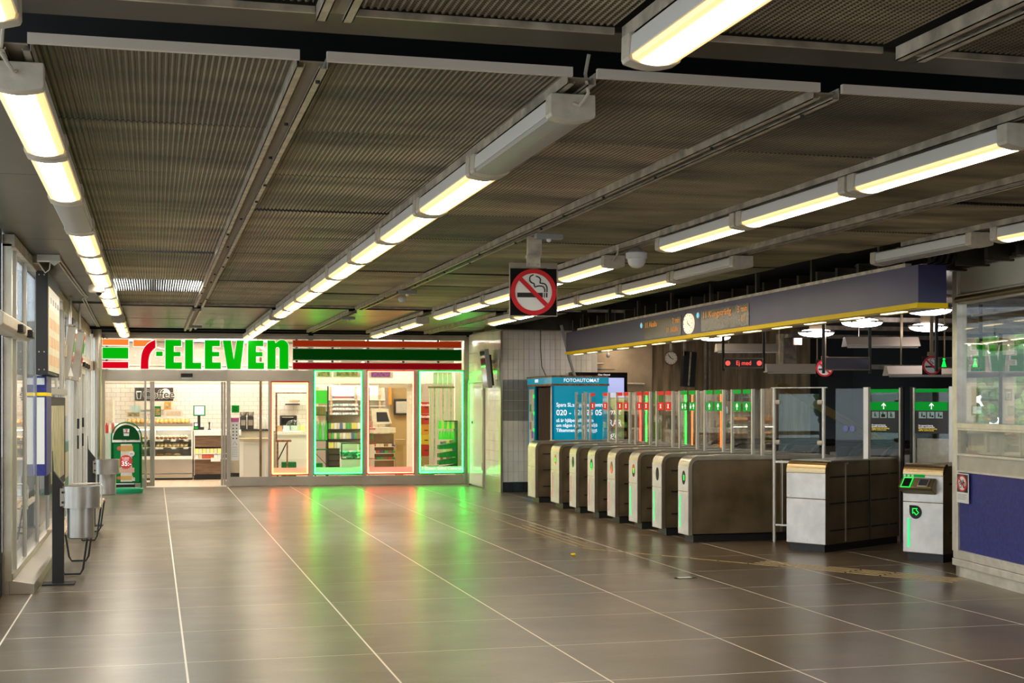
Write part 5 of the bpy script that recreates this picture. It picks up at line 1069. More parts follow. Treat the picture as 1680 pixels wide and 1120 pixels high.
# ---- green signboard on its stand
a = -.474; by = 26.1
t = thing('pavement_sign', 'green arched sandwich board with a hot dog price poster, left of the shop', 'signboard', (a, by, 0), -R(2))
part(t, 'base', G().lathe([(.29, 0), (.30, .02), (.30, .075), (.27, .092), (.02, .092)], n=36), 'base_green', 'round green base', sm=True).scale = (1, .62, 1)
ar = [(.262 * math.cos(R(q)), 1.02 + .262 * math.sin(R(q))) for q in range(0, 181, 12)]
part(t, 'frame', G().tube([(.262, 0, .085)] + [(x, 0, z_) for x, z_ in ar] + [(-.262, 0, .085)], .013, 8), 'board_green', 'green tubular frame', sm=True)
part(t, 'arch_panel', G().prism([(x * .92, .965 + (z_ - 1.02) * 1.06) for x, z_ in ar], -.012, .012), 'board_green_dark', 'dark green arch'); part(t, 'white_edge', G().tube([(x * .925, -.016, .965 + (z_ - 1.02) * 1.06) for x, z_ in ar], .006, 6), 'sign_white'); part(t, 'cross_rail', G().box(-.25, .25, -.016, .012, .925, .95), 'sign_white')
pp = part(t, 'poster', G().box(-.235, .235, -.016, .012, .19, .905), 'board_green', 'green poster'); part(t, 'poster_frame', G().frame(-.25, .25, .18, .92, .022, -.022, .012), 'board_green_dark')
lg = part(t, 'emblem', G().prism([(-.055, 1.165), (.055, 1.165), (.045, 1.035), (-.045, 1.035)], -.018, -.012), 'sign_white', 'white emblem with a red numeral'); text(lg, '7', 'sign_red', (.0, -.02, 1.115), .10, bold=.02); part(lg, 'emblem_bar', G().box(-.045, .045, -.021, -.018, 1.085, 1.10), 'board_green_dark')
part(pp, 'wrapper', G().box(-.10, .10, -.018, -.016, .205, .89), 'poster_cream')
for q, (z_, h) in enumerate(((.81, .10), (.275, .075))): part(pp, 'hot_dog', G().box(-.10, .115, -.022, -.018, z_ - h / 2, z_ + h / 2), 'crisp_bun', 'picture of a bun', bev=.0); part(pp, 'filling', G().prism(circ(-.125, z_, .04, 14, h * .4), -.021, -.018), 'pack_c')
part(pp, 'sausage', G().box(-.14, .14, -.021, -.018, .37, .46), 'ad_skin2', 'picture of a pink sausage'); part(pp, 'red_disc', G().prism(circ(-.01, .565, .118, 30, .125), -.026, -.021), 'disc_red', 'red price disc'); text(pp, '35:-', 'ad_white', (.0, -.028, .53), .115, bold=.012); text(pp, 'KLASSISK', 'ad_white', (-.01, -.028, .635), .032); text(pp, 'LUNCH', 'ad_white', (-.01, -.028, .60), .032)
part(pp, 'badge', G().prism(circ(.095, .715, .05, 24), -.03, -.026), 'sign_white', 'small white disc'); text(pp, '49:-', 'disc_red', (.095, -.032, .71), .04); part(pp, 'corner_mark', G().box(.10, .15, -.024, -.02, .22, .28), 'sign_white'); text(pp, '7', 'sign_red', (.125, -.026, .25), .045)
solo('white_ledge', 'white board lying behind the green signboard', 'board', G().box(-.1, .40, -.05, .05, .0, .05), 'sign_white', (-.75, 26.75, .12)); solo('dark_crate', 'dark low box under the white board', 'box', G().box(-.15, .42, -.08, .08, 0, .12), 'soft_black', (-.75, 26.75, 0))
# ================================================================== INSIDE THE SHOP
PK = ['pack_a', 'pack_b', 'pack_c', 'pack_d', 'pack_e', 'pack_f', 'pack_g']
def many(name, lab, cat, grp, meshfn, spots, mats):
    """individual small goods, sharing mesh data per material"""
    cache = {}
    for i, (x, y, z_) in enumerate(spots):
        m = mats[i % len(mats)] if len(mats) < 3 else random.choice(mats)
        if m not in cache: cache[m] = meshfn(i).mesh(name); cache[m].materials.append(MT[m]); smooth(cache[m], 50)
        o = part(None, name, cache[m], None); c, s_ = math.cos(SR), math.sin(SR); o.location = (SO[0] + c * x - s_ * y, SO[1] + s_ * x + c * y, z_); o.rotation_euler = (0, 0, SR + random.uniform(-.15, .15))
        cw_ = {'pack_a': 'cream', 'pack_b': 'green', 'pack_c': 'red', 'pack_d': 'yellow', 'pack_e': 'blue', 'pack_f': 'white', 'pack_g': 'brown', 'bread_dark': 'dark', 'bread_pale': 'pale', 'bread': 'golden', 'icon_pale': 'pale blue', 'lime': 'lime green', 'can_green': 'green', 'steel_bright': 'silver', 'cardboard': 'tan', 'red': 'red'}.get(m, '')
        o['label'] = (cw_ + ' ' + lab) if cw_ and len(set(mats)) > 1 else lab; o['category'] = cat; o['group'] = grp
Y1 = 2.6
for q, (u0, u1, lab) in enumerate(((0.166, 0.702, 'bakery display case behind the left sidelight of the shop'), (0.752, 1.558, 'bakery display case with steel base facing the shop door'))):
    t = sthing('bakery_case', lab, 'display case', 0, Y1, 0)
    part(t, 'base', G().box(u0, u1, 0, .6, .045, .13).box(u0, u1, -.01, .6, .14, .44), 'steel', 'stainless base', bev=.003); part(t, 'plinth', G().box(u0 + .02, u1 - .02, .02, .6, 0, .045), 'black'); part(t, 'ledge', G().box(u0, u1, -.02, .6, .44, .51), 'white_gloss', 'white ledge')
    for z_ in (.70, .865): part(t, 'shelf', G().box(u0 + .03, u1 - .03, .03, .55, z_ - .01, z_), 'steel_bright')
    for z_ in (.69, .855): 
        for k in range(3): part(t, 'price_card', G().box(u0 + .1 + k * .26, u0 + .2 + k * .26, .02, .03, z_ - .035, z_ + .01), 'sign_white')
    part(t, 'top', G().box(u0, u1, 0, .6, 1.08, 1.14), 'white_gloss'); part(t, 'side', G().box(u0, u0 + .025, 0, .6, .51, 1.08), 'white_gloss'); part(t, 'side', G().box(u1 - .025, u1, 0, .6, .51, 1.08), 'white_gloss'); part(t, 'front_glass', G().box(u0 + .025, u1 - .025, .0, .006, .51, 1.08), 'glass'); part(t, 'back', G().box(u0, u1, .58, .6, .51, 1.08), 'sign_white'); part(t, 'case_light', G().box(u0 + .05, u1 - .05, .1, .14, 1.065, 1.08), 'shop_lamp', 'lit strip')
    part(t, 'top_tray', G().box(u0, u1, .02, .5, 1.16, 1.175).box(u0, u1, .0, .02, 1.14, 1.20), 'steel'); 
    roll = lambda i: G().blob((0, 0, .028), .042, .05, .032, 10, 6)
    n = int((u1 - u0 - .1) / .083)
    many('bread_roll', 'golden roll on a shelf of the bakery cases', 'bread', 'rolls in the bakery cases', roll, [(u0 + .08 + k * .083, Y1 + .11 + r_ * .1, .70 + .02 * r_) for k in range(n) for r_ in range(2)], ['bread_pale', 'bread_pale'])
    many('pastry', 'round pastry on the upper shelf of the bakery cases', 'pastry', 'pastries in the bakery cases', roll, [(u0 + .08 + k * .083, Y1 + .11 + .1 * r_, .866 + .02 * r_) for k in range(n) for r_ in range(2)], ['bread_dark', 'bread_pale'] if q else ['bread_dark', 'bread'])
    many('loaf', 'loaf on the top tray of the bakery cases', 'bread', 'loaves on top of the bakery cases', lambda i: G().blob((0, 0, .05), .055, .09, .05, 10, 6), [(u0 + .07 + k * .088, Y1 + .14 + .1 * r_, 1.176 + .03 * r_) for k in range(int((u1 - u0 - .06) / .088)) for r_ in range(2)], ['bread', 'bread'])
    many('flat_bread', 'flat bread on the bottom shelf of the bakery cases', 'bread', 'flat breads in the bakery cases', lambda i: G().blob((0, 0, .025), .08, .08, .025, 12, 6), [(u0 + .12 + k * .18, Y1 + .2, .512) for k in range(int((u1 - u0 - .1) / .18))], ['bread', 'bread_pale', 'bread_pale'])
# counter with snack shelf
a, b_ = 1.583, 2.269
t = sthing('counter', 'white topped wooden counter with snack shelf inside the shop door', 'counter', 0, Y1, 0)
part(t, 'worktop', G().box(a, b_ + .3, -.02, .7, .94, 1.06), 'white_gloss', 'white worktop', bev=.005); part(t, 'front', G().box(a, b_, .02, .06, .70, .94).box(a, b_, .0, .06, .12, .44), 'dark_wood', 'dark wooden front'); part(t, 'plinth', G().box(a, b_, .05, .6, 0, .12), 'black'); part(t, 'end_panel', G().box(a, a + .02, .0, .7, .1, .94), 'white_gloss')
for z_ in (.45, .56): part(t, 'shelf', G().box(a, b_, -.06, .4, z_ - .012, z_), 'white_gloss')
part(t, 'back_panel', G().box(a, b_, .4, .42, .1, .94), 'dark_wood'); part(t, 'price_sign', G().box(b_ - .33, b_ - .13, -.08, -.07, .39, .47), 'sign_white')
many('snack_bag', 'small snack bag on the counter shelf', 'snack', 'snack bags on the counter shelf', lambda i: G().box(-.035, .035, -.02, .02, 0, .09), [(a + .06 + k * .078, Y1 - .02, .452) for k in range(7)], ['pack_d', 'pack_c', 'pack_a', 'pack_f'])
many('snack_bag', 'snack bag on the upper counter shelf', 'snack', 'yellow bags on the counter', lambda i: G().box(-.035, .035, -.03, .03, 0, .10), [(a + .06 + k * .078, Y1 + .05, .562) for k in range(7)], ['pack_d', 'pack_a'])
t = sthing('till_screen', 'black payment screen with green border on the white counter', 'screen', 0, Y1 + .2, 1.06); a, b_ = 1.562, 1.817
part(t, 'case', G().box(a, b_, 0, .04, .30, .52), 'black', bev=.006); part(t, 'display', G().box(a + .03, b_ - .03, -.004, 0, .33, .50), 'screen_white'); part(t, 'glow_frame', G().frame(a + .01, b_ - .008, .312, .51, .012, -.004, 0), 'sign_green'); part(t, 'stand', G().box(a + .09, a + .15, .0, .05, .05, .30), 'black'); part(t, 'foot', G().box(a + .02, b_ - .03, -.05, .12, 0, .06), 'black')
t = sthing('card_terminal', 'small card terminal left of the till stand on the counter', 'card terminal', 1.63, Y1 - .0, 1.06); part(t, 'body', G().prism([(-.05, 0), (.05, 0), (.05, .16), (-.05, .16)], 0, .05), 'black', bev=.005); part(t, 'display', G().box(-.03, .03, -.003, 0, .09, .14), 'screen_white'); part(t, 'keys', G().box(-.035, .035, -.003, 0, .02, .07), 'app_green')
t = sthing('tap', 'small black bottle stand on the white counter', 'bottle', 1.9, Y1 + .2, 1.06); part(t, 'body', G().lathe([(.035, 0), (.03, .02), (.012, .03), (.014, .11), (.02, .16), (.008, .17)]), 'black', sm=True)
# coffee sign and posters on the wall
t = sthing('coffee_sign', 'dark wall board with a cup drawing and outlined coffee lettering', 'sign', 0, 4.25, 0); x0, x1 = 0.227, 1.059; z0, z1 = 1.689, 1.979
part(t, 'board', G().box(x0, x1, 0, .03, z0, z1), 'info_dark'); part(t, 'moon', G().prism(circ(x1 - .17, z1 - .13, .11, 28), -.006, 0), 'sign_white', 'white disc')
cu_ = (x0 + .09, z0 + .13); part(t, 'cup', G().tube([(cu_[0] - .05, -.006, cu_[1] + .06), (cu_[0] - .035, -.006, cu_[1] - .09), (cu_[0] + .035, -.006, cu_[1] - .09), (cu_[0] + .05, -.006, cu_[1] + .06), (cu_[0] - .05, -.006, cu_[1] + .06)], .008, 6).box(cu_[0] - .055, cu_[0] + .055, -.01, -.002, cu_[1] + .06, cu_[1] + .085), 'sign_white', 'white cup outline')
text(t, 'Coffee', 'sign_white', (x0 + .52, -.012, z0 + .13), .27, bold=.035, sx=.95); text(t, 'Coffee', 'info_dark', (x0 + .52, -.017, z0 + .13), .27, bold=.005, sx=.95)
def card(lab, u0, u1, v0, v1, off, m, inner=None, cat='poster', name='wall_poster'):
    t = sthing(name, lab, cat, 0, off, 0); part(t, 'sheet', G().box(u0, u1, 0, .01, v0, v1), m)
    if inner: part(t, 'picture', G().box(u0 + (u1 - u0) * .12, u1 - (u1 - u0) * .12, -.003, 0, v0 + (v1 - v0) * .15, v1 - (v1 - v0) * .2), inner)
    return t
card('cream menu board below the coffee sign', 0.244, 1.062, 1.482, 1.675, 4.24, 'poster_cream', None)
card('green framed food poster above the bakery case', 0.737, 0.876, 1.341, 1.567, 3.0, 'board_green', 'poster_food')
card('white shelf card with food pictures above the bakery case', 0.94, 1.335, 1.341, 1.487, 3.02, 'sign_white', 'poster_cream')
card('orange food picture on the cream menu board', 0.876, 1.021, 1.496, 1.661, 4.18, 'crisp_orange', 'poster_food')
card('grey price card left of the shop doorway', 0.308, 0.506, 1.438, 1.581, 2.4, 'icon_pale', None)
card('cream food card behind the left sidelight', 0.187, 0.51, 1.333, 1.463, 2.5, 'poster_cream', 'poster_food')
# coffee machines and cups behind the glass panel
t = sthing('back_counter', 'dark counter with coffee machines behind the right glass panel', 'counter', 0, 3.4, 0); a, b_ = 2.253, 3.215
part(t, 'worktop', G().box(a, b_, 0, .7, 1.02, 1.06), 'black'); part(t, 'front', G().box(a, b_, .05, .7, .1, 1.02), 'booth_beige', 'beige front'); part(t, 'plinth', G().box(a, b_, .1, .7, 0, .1), 'black')
for q, u in enumerate((2.606, 2.765)):
    t = sthing('coffee_grinder', '%s of two coffee machines with steel bowls behind the glass' % ('left', 'right')[q], 'coffee machine', u, 3.65, 1.06); part(t, 'body', G().box(-.07, .07, -.1, .1, 0, .28), 'black', bev=.01); part(t, 'bowl', G().lathe([(.05, .28), (.075, .31), (.08, .38), (.075, .38), (.04, .30)]), 'steel', sm=True); part(t, 'panel', G().box(-.05, .05, -.106, -.1, .08, .2), 'steel')
for q in range(4):
    t = sthing('cup_stack', 'stack of white paper cups on the dark back counter', 'cups', 2.936 + q * .07, 3.5, 1.06, 'paper cup stacks'); part(t, 'cups', G().lathe([(.022, 0), (.03, .06), (.03, .24 + .03 * (q % 2)), (.02, .25 + .03 * (q % 2))]), 'pack_f', sm=True)
t = sthing('counter', 'curved pale counter standing behind the right glass panel', 'counter', 0, 1.6, 0); a, b_ = 2.426, 3.134
part(t, 'front', G().prism([(a + .12, .12), (a + .2, .02), (b_, 0), (b_, .5), (a + .12, .5)], .0, .86, 'z'), 'gloss_panel', 'pale glossy front'); part(t, 'top', G().prism([(a + .08, .10), (a + .18, -.02), (b_, -.04), (b_, .5), (a + .08, .5)], .86, .90, 'z'), 'wood')
solo_w = ssolo('dark_post', 'dark steel post behind the right glass panel', 'post', G().box(0, .05, 0, .05, 0, 3.0), 'gate_side', 2.952, 1.2)
# ---- orange window: shelf, stool, equipment
t = sthing('high_table', 'dark high table frame inside the orange window', 'table', 0, 1.0, 0); a, b_ = 3.275, 3.496
part(t, 'top', G().box(a, b_ + .1, 0, .4, .84, .88), 'rust'); part(t, 'leg', G().box(a + .02, a + .06, 0, .04, 0, .84), 'rust'); part(t, 'leg', G().box(b_, b_ + .03, 0, .04, 0, .84), 'rust'); part(t, 'brace', G().tube([(a + .04, .02, .45), (b_, .02, .82)], .012), 'soft_black'); part(t, 'upright', G().box(a, a + .035, 0, .03, .88, 1.85), 'rust'); part(t, 'rail', G().box(a, a + .68, 0, .03, 1.83, 1.85), 'rust')
t = sthing('wall_shelf', 'small wall shelf with boxes seen through the orange window', 'shelf', 0, 4.0, 0); a, b_ = 3.532, 3.858
part(t, 'board', G().box(a, b_, 0, .25, 1.592, 1.62), 'black'); part(t, 'board', G().box(a + .1, b_, 0, .25, 1.661, 1.702), 'wood')
t = sthing('oven', 'black oven on the counter seen through the orange window', 'oven', 3.453, 3.3, 1.06); part(t, 'body', G().box(-.05, .32, 0, .4, 0, .30), 'soft_black', bev=.01); part(t, 'door', G().box(-.02, .25, -.01, 0, .04, .24), 'gloss_black'); part(t, 'handle', G().cyl((0, -.03, .26), (.24, -.03, .26), .01), 'steel')
t = sthing('glass_cover', 'domed glass cake cover inside the orange window', 'cake cover', 3.67, 2.2, 1.05); part(t, 'dome', G().lathe([(.16, 0), (.16, .12), (.11, .20), (.02, .23)]), 'glass_green', sm=True); part(t, 'plate', G().cyl((0, 0, -.02), (0, 0, 0), .18, 20), 'white_gloss')
t = sthing('counter', 'white counter stacked with boxes inside the orange window', 'counter', 0, 2.0, 0); a, b_ = 3.289, 4.001
part(t, 'worktop', G().box(a, b_, 0, .6, .96, 1.03), 'white_gloss'); part(t, 'front', G().box(a + .02, b_, .04, .6, .45, .96), 'sign_white'); part(t, 'lower_front', G().box(a + .02, b_, .04, .6, .0, .45), 'film_white')
many('storage_carton', 'carton standing on the white counter in the orange window', 'carton', 'cartons in the orange window', lambda i: G().box(-.07, .07, -.06, .06, 0, .12), [(a + .08 + k * .16, 2.5, 1.03) for k in range(4)] , ['cardboard', 'pack_c', 'pack_d', 'pack_f'])
solo_w = ssolo('storage_bin', 'green plastic bin on the floor inside the orange window', 'bin', G().box(0, .3, 0, .3, 0, .42), 'board_green', 3.401, 1.2, bev=.01)
# ---- green window: racks, lightboxes, cooler
for q, (u0, u1) in enumerate(((519, 544), (546.5, 592))):
    card(('left', 'right')[q] + ' food picture at the top of the cooler window', 4.095 if q == 0 else 4.441, 4.404 if q == 0 else 5.0, 2.159, 2.313, .9, 'poster_cream', 'poster_food')
card('purple lit food picture at the top of the till window', 5.15, 5.664, 2.146, 2.301, .9, 'sign_white', 'purple')
t = sthing('tobacco_shelf', 'white wall shelving with small round tins behind the green window', 'shelving', 0, 4.1, 0); a, b_ = 4.23, 5.793
part(t, 'back', G().box(a, b_, .1, .14, .9, 2.04), 'shop_beige')
for k, u in enumerate((4.23, 4.539, 5.105, 5.64)): part(t, 'upright', G().box(u, u + .05, -.05, .1, .9, 2.0), 'wood')
for k, v in enumerate((1.709, 1.572, 1.482, 1.372)): part(t, 'shelf', G().box(a, b_, -.06, .1, v - .012, v), 'sign_white')
for k, (u0, u1, tx) in enumerate((('a', 'b', ''), (4.582, 5.077, 'Velo'), (5.147, 5.229 + .1, ''), (5.34, 5.617, 'rs'))):
    if k == 0: continue
    lb = sthing('light_box', ('', 'glowing white light box with a short word above the tins', 'narrow glowing light box right of the worded one', 'glowing light box seen in the till window')[k], 'light box', 0, 4.0, 0)
    part(lb, 'face', G().box(u0, u1, -.02, .04, 1.812, 1.976), 'glow_white')
    if tx: text(lb, tx, 'pack_e', ((u0 + u1) / 2, -.024, 1.908), .10)
card('blue and red price band above the tins', 4.582, 5.077, 1.743, 1.784, 4.0, 'pack_e', 'pack_c', 'label strip', 'price_band')
tin = lambda i: G().cyl((0, 0, 0), (0, 0, .045), .036, 12)
sp_ = []
for v in (1.572, 1.482, 1.372):
    for k in range(8): sp_.append((4.601 + .03 + k * .072, 4.06, v + .001))
many('tin', 'small round tin on the white wall shelving', 'tin', 'tins on the wall shelving', tin, sp_, ['pack_f', 'pack_f', 'icon_pale'])
t = sthing('snack_rack', 'black wire rack with snacks at the left of the green window', 'rack', 0, 1.0, 0); a, b_ = 4.087, 4.322
for u in (a - .02, b_): part(t, 'upright', G().box(u, u + .025, 0, .025, 0, 1.98), 'black')
part(t, 'header', G().box(a, b_, 0, .01, 1.621, 1.894), 'lime', 'bright green header'); part(t, 'brace', G().tube([(a, .01, .6), (b_, .01, .35)], .006), 'black')
for v in (1.397, 0.876, 0.69): part(t, 'shelf', G().box(a, b_, -.02, .3, v - .02, v), 'board_green')
part(t, 'side_box', G().box(a, a + .14, 0, .3, .16, .40), 'board_green')
many('bottle', 'tall bottle on the rack in the green window', 'bottle', 'bottles on the snack rack', lambda i: G().lathe([(.03, 0), (.03, .28), (.012, .36), (.012, .40)], n=12), [(a + .03 + k * .062, 1.06, 0.876 + .001) for k in range(4)], ['icon_pale', 'lime'])
many('snack_bag', 'brown bag of nuts high on the rack in the green window', 'snack', 'nut bags on the rack', lambda i: G().box(-.03, .03, -.02, .02, 0, .17), [(a + .04 + k * .065, 1.06, 1.397 + .001) for k in range(3)], ['pack_g', 'pack_g'])
t = sthing('goods_shelf', 'black shelving full of packets in the middle of the green window', 'shelving', 0, 2.2, 0); a, b_ = 4.382, 5.122
SHV = (1.077, 0.864, 0.663, 0.534, 0.405, 0.275)
for v in SHV: part(t, 'shelf', G().box(a, b_, 0, .32, v - .014, v), 'black')
part(t, 'shelf', G().box(a, b_, 0, .32, 1.381 - .01, 1.381), 'black'); part(t, 'back', G().box(a, b_, .32, .34, .1, 1.375), 'shop_beige'); part(t, 'upright', G().box(a - .02, a, 0, .34, 0, 1.45), 'black'); part(t, 'plinth', G().box(a, b_, .02, .3, 0, .13), 'shop_beige')
sp_ = []
for v, n in ((SHV[0], 11), (SHV[1], 11), (SHV[2], 6)):
    for k in range(n): sp_.append((a + .05 + k * (b_ - a - .06) / 11, 2.24, v + .001))
many('packet', 'small packet on the black shelving in the green window', 'packet', 'packets on the black shelving', lambda i: G().box(-.028, .028, -.02, .02, 0, .13), sp_, PK)
t = sthing('open_cooler', 'open cooler chest full of cans in the green window', 'cooler', 0, .45, 0); a, b_ = 4.572, 4.977
part(t, 'body', G().box(a, b_, 0, .5, .02, .50), 'film_white', 'white cooler body', bev=.01); part(t, 'glass_front', G().box(a + .02, b_ - .02, .0, .008, .50, .80), 'glass'); part(t, 'edge', G().frame(a, b_, .50, .83, .02, -.006, .02), 'black'); part(t, 'back', G().box(a, b_, .48, .5, .5, .82), 'sign_white')
sp_ = []
for r_ in range(5):
    for k in range(6): sp_.append((a + .05 + k * .062, .45 + .10 + r_ * .06 + random.uniform(-.01, .01), .50 + random.choice((.0, .04, .09))))
many('drink_can', 'drink can lying in the open cooler', 'can', 'cans in the open cooler', lambda i: G().cyl((-.05, 0, .03), (.05, .03, .05), .028, 12), sp_, ['can_green', 'can_green', 'steel_bright'])
# ---- red window: till, counter, doorway, cardboard
a, b_ = 5.226, 5.535
t = sthing('till', 'pale till monitor on a stand inside the red window', 'till', 0, 1.7, 0); part(t, 'casing', G().prism([(a + .08, 1.175), (b_ + .18, 1.201), (b_ + .10, 1.506), (a + .05, 1.519)], 0, .06), 'poster_cream', bev=.006); part(t, 'display', G().prism([(a + .17, 1.239), (b_ + .13, 1.239), (b_ + .07, 1.442), (a + .16, 1.442)], -.004, 0), 'screen_dark')
part(t, 'pole', G().box(a + .22, a + .28, .03, .08, 1.06, 1.3), 'poster_cream'); part(t, 'drawer', G().box(a, b_ + .25, -.1, .3, 1.01, 1.112), 'poster_cream', 'cream drawer ledge')
t = sthing('counter', 'till counter with magazine shelves inside the red window', 'counter', 0, 1.7, 0); part(t, 'front', G().box(a, b_ + .22, .0, .4, .15, .98), 'gate_side'); 
for v in (0.718, 0.578, 0.438): part(t, 'shelf', G().box(a + .02, b_ + .22, -.16, .0, v - .012, v), 'poster_cream')
sp_ = [(a + .1 + k * .085, 1.62, v + .001) for v in (0.718, 0.578, 0.438) for k in range(6)]
many('magazine', 'packet on the till counter shelf', 'packet', 'packets on the till shelves', lambda i: G().box(-.038, .038, -.03, .03, 0, .055), sp_, PK)
for q, (u, v, m) in enumerate((((5.208), 1.124, 'red'), (5.221, 0.888, 'pack_b'))):
    t = sthing('magazine_bundle', ('red', 'green')[q] + ' bundle of papers on the rack inside the red window', 'papers', u, 1.0, v)
    for k in range(5): part(t, 'paper', G().box(-.05 + k * .022, -.045 + k * .022, -.02, .1, 0, .13), m)
t = sthing('paper_rack', 'red paper rack at the left edge of the red window', 'rack', 0, 1.0, 0); a2 = 5.158; part(t, 'upright', G().box(a2, a2 + .03, 0, .03, 0, 1.95), 'red'); part(t, 'shelf', G().box(a2, a2 + .15, -.05, .12, 1.112 - .02, 1.112), 'red'); part(t, 'shelf', G().box(a2, a2 + .15, -.05, .12, 0.876 - .02, 0.876), 'rust'); part(t, 'lower_box', G().box(a2, a2 + .13, 0, .1, .5, .78), 'sign_white'); part(t, 'lower_body', G().box(a2, a2 + .13, 0, .1, .02, .48), 'film_white')
t = sthing('door_frame', 'cream door frame seen through the red window', 'door frame', 0, 2.9, 0); a, b_ = 5.536, 6.168
part(t, 'post', G().box(b_, b_ + .12, 0, .1, 0, 2.06), 'shop_wall'); part(t, 'head', G().box(a, b_ + .12, 0, .1, 1.991 - .02, 2.044), 'shop_wall'); part(t, 'wall_right_part', G().box(b_ + .12, b_ + .3, .0, .1, 0, 2.06), 'shop_beige')
t = sthing('notice_board', 'black framed board on the brown wall behind the till', 'board', 0, 5.3, 0); a, b_ = 6.106, 6.528; part(t, 'frame', G().frame(a, b_, 1.348, 1.734, .05, -.02, .02), 'black'); part(t, 'panel', G().box(a, b_, 0, .02, 1.348, 1.734), 'booth_beige')
t = sthing('wall_locker', 'tan wall panel behind the till', 'panel', 0, 5.4, 0); part(t, 'panel', G().box(6.029, 6.612, 0, .05, 0, 2.2), 'ochre'); part(t, 'picture', G().box(5.976, 6.048, -.15, -.1, 1.6, 2.05), 'crisp_orange')
t = sthing('cardboard_box', 'tall open cardboard box standing inside the red window', 'box', 0, 1.4, 0); a, b_ = 5.776, 5.924; part(t, 'body', G().box(a, b_, 0, .2, .1, .75), 'cardboard'); part(t, 'lid', G().box(a - .03, b_ + .05, -.03, .25, .75, .87), 'cardboard'); part(t, 'base', G().box(a, b_, 0, .2, 0, .1), 'cardboard')
solo_w = ssolo('ceiling_tube', 'white tube lamp in the back room behind the till', 'lamp', G().box(6.192, 6.394, 0, .1, 2.02, 2.06), 'glow_white', 0, 5.0)
# ---- right green window: crisp cartons, columns, green rack
cols = (('red', 'Estrella'), ('red', 'Estrella'), ('crisp_orange', ''), ('crisp_yellow', ''), ('red', ''))
vv = (1.658, 1.414, 1.183, 0.977, 0.764, 0.527)
for k, (m, tx) in enumerate(cols):
    t = sthing('crisp_carton', '%s carton, %s from the top of the crisp stack in the green window' % ({'red': 'red', 'crisp_orange': 'orange', 'crisp_yellow': 'yellow'}[m], ORD[k]), 'carton', 0, 1.2, 0)
    u0, u1 = 6.241, 6.446; part(t, 'box', G().box(u0, u1, 0, .3, vv[k + 1] + .004, vv[k] - .004), m); part(t, 'hand_hole', G().box(u1 - .10, u1 - .02, -.003, 0, vv[k] - .13, vv[k] - .11), 'black')
    if tx: text(t, tx, 'ad_white', (u1 - .09, -.003, vv[k] - .065), .065, shear=.3)
solo_w = ssolo('pallet_stand', 'wooden stand under the stacked crisp cartons', 'stand', G().box(6.241, 6.446, 0, .3, 0, 0.527 - .004), 'cardboard', 0, 1.2)
for k, u in enumerate((6.397, 6.485, 6.555, 6.662, 6.738, 6.827)):
    solo_w = ssolo('glass_rack_post', '%s vertical white rail of the poster display in the right green window' % ORD[k], 'rail', G().box(0, .025, 0, .03, .5 if k < 2 else 1.0, 1.94), 'gloss_panel' if k % 2 == 0 else 'galvanised', u, .7)
solo_w = ssolo('display_head', 'grey head bar of the poster display in the right green window', 'bar', G().box(6.372, 6.916, 0, .1, 1.94, 1.977), 'gate_side', 0, .7)
for k in range(4): card('hanging paper banner, %s of four at the top of the right green window' % ORD[k], 6.46 + k * .1, 6.46 + k * .1 + .085, 2.012, 2.269, .6, 'poster_cream', 'sign_white', 'banner', 'paper_banner')
solo_w = ssolo('inner_column', 'cream corner column at the right end of the shop windows', 'column', G().box(0, .25, 0, .2, 0, 2.9), 'shop_wall', 6.971, 1.0)
t = sthing('snack_stand', 'green stepped snack stand with hanging bags in the right green window', 'stand', 0, .6, 0); a, b_ = 6.599, 6.965
part(t, 'back', G().box(b_ - .03, b_, 0, .4, .18, 1.266), 'board_green'); part(t, 'top', G().box(a + .1, b_, 0, .3, 1.254, 1.272), 'black')
for k, v in enumerate((0.825, 0.654, 0.507, 0.372)): part(t, 'tray', G().prism([(a - .02, v - .06), (b_, v), (b_, v - .12), (a - .02, v - .14)], 0, .3), 'board_green')
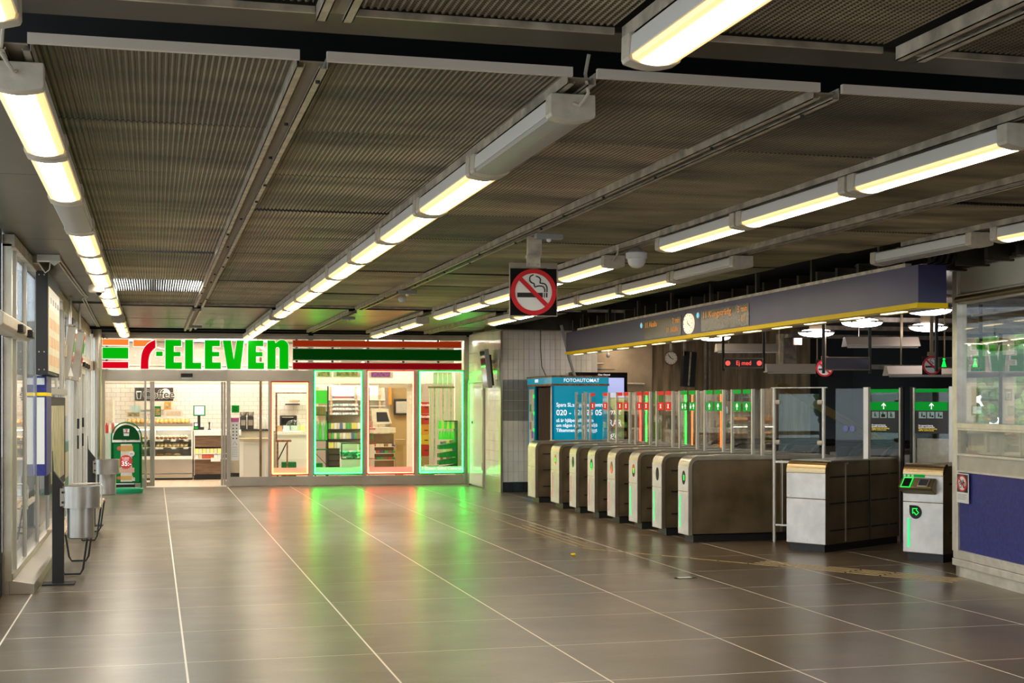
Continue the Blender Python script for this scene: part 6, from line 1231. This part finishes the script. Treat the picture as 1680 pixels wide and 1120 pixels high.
for k, v in enumerate((0.825, 0.654, 0.507)): many('chocolate_bar', 'wrapped sweet on a tray of the green stand', 'sweet', 'sweets on the green stand', lambda i: G().box(-.03, .03, -.03, .03, 0, .05), [(a + .04 + q * .062, .66, v - .035 + q * .01) for q in range(5)], PK)
for v, mm in ((1.107, ['lime', 'pack_d']), (0.886, ['lime', 'lime', 'pack_a'])): many('sweet_bag', 'hanging bag of sweets on the green stand', 'snack', 'hanging bags on the green stand', lambda i: G().prism([(-.028, 0), (.028, 0), (.02, .17), (-.016, .17)], 0, .03), [(a + .0 + q * .055, .62, v) for q in range(6)], mm)
t = sthing('wicker_basket', 'pale basket on the floor in the right green window', 'basket', 6.435, .7, .0); part(t, 'bowl', G().lathe([(.10, .2), (.14, .30), (.15, .36), (.13, .36), (.09, .25)]), 'poster_cream', sm=True); part(t, 'foot', G().cyl((0, 0, 0), (0, 0, .2), .06), 'grey_plastic')
t = sthing('window_lettering', 'white shop name lettering low on the right green window', 'lettering', 0, 0, 0); text(t, '7-Eleven Solna Centrum', 'ad_white', (6.569, .03, 0.321), .095, sx=.92, bold=.01)
# neutral goods near the left sidelight
t = sthing('drinks_fridge', 'pale fridge with red labels behind the left sidelight', 'fridge', 0, 1.6, 0); a, b_ = -0.139, 0.004; part(t, 'body', G().box(a, b_, 0, .5, 0, 1.02), 'icon_pale'); part(t, 'upper', G().box(a, b_, .1, .5, 1.02, 1.7), 'poster_cream'); 
many('bottle', 'small bottle on the fridge by the sidelight', 'bottle', 'bottles on the pale fridge', lambda i: G().lathe([(.03, 0), (.03, .14), (.012, .19), (.012, .21)], n=12), [(a + .03 + q * .065, 1.64, 1.021) for q in range(3)], ['red', 'pack_f'])
solo_w = ssolo('bread_pile', 'clear bags of bread left of the bakery cases', 'bags', G().blob((0, 0, .06), .14, .1, .07).blob((0, .12, .05), .12, .1, .06), 'pack_f', -0.02, 2.75, 1.08); solo_w = ssolo('side_cabinet', 'plain cabinet under the clear bread bags', 'cabinet', G().box(-.2, .12, -.2, .3, 0, 1.07), 'gloss_panel', -0.02, 2.75, 0)
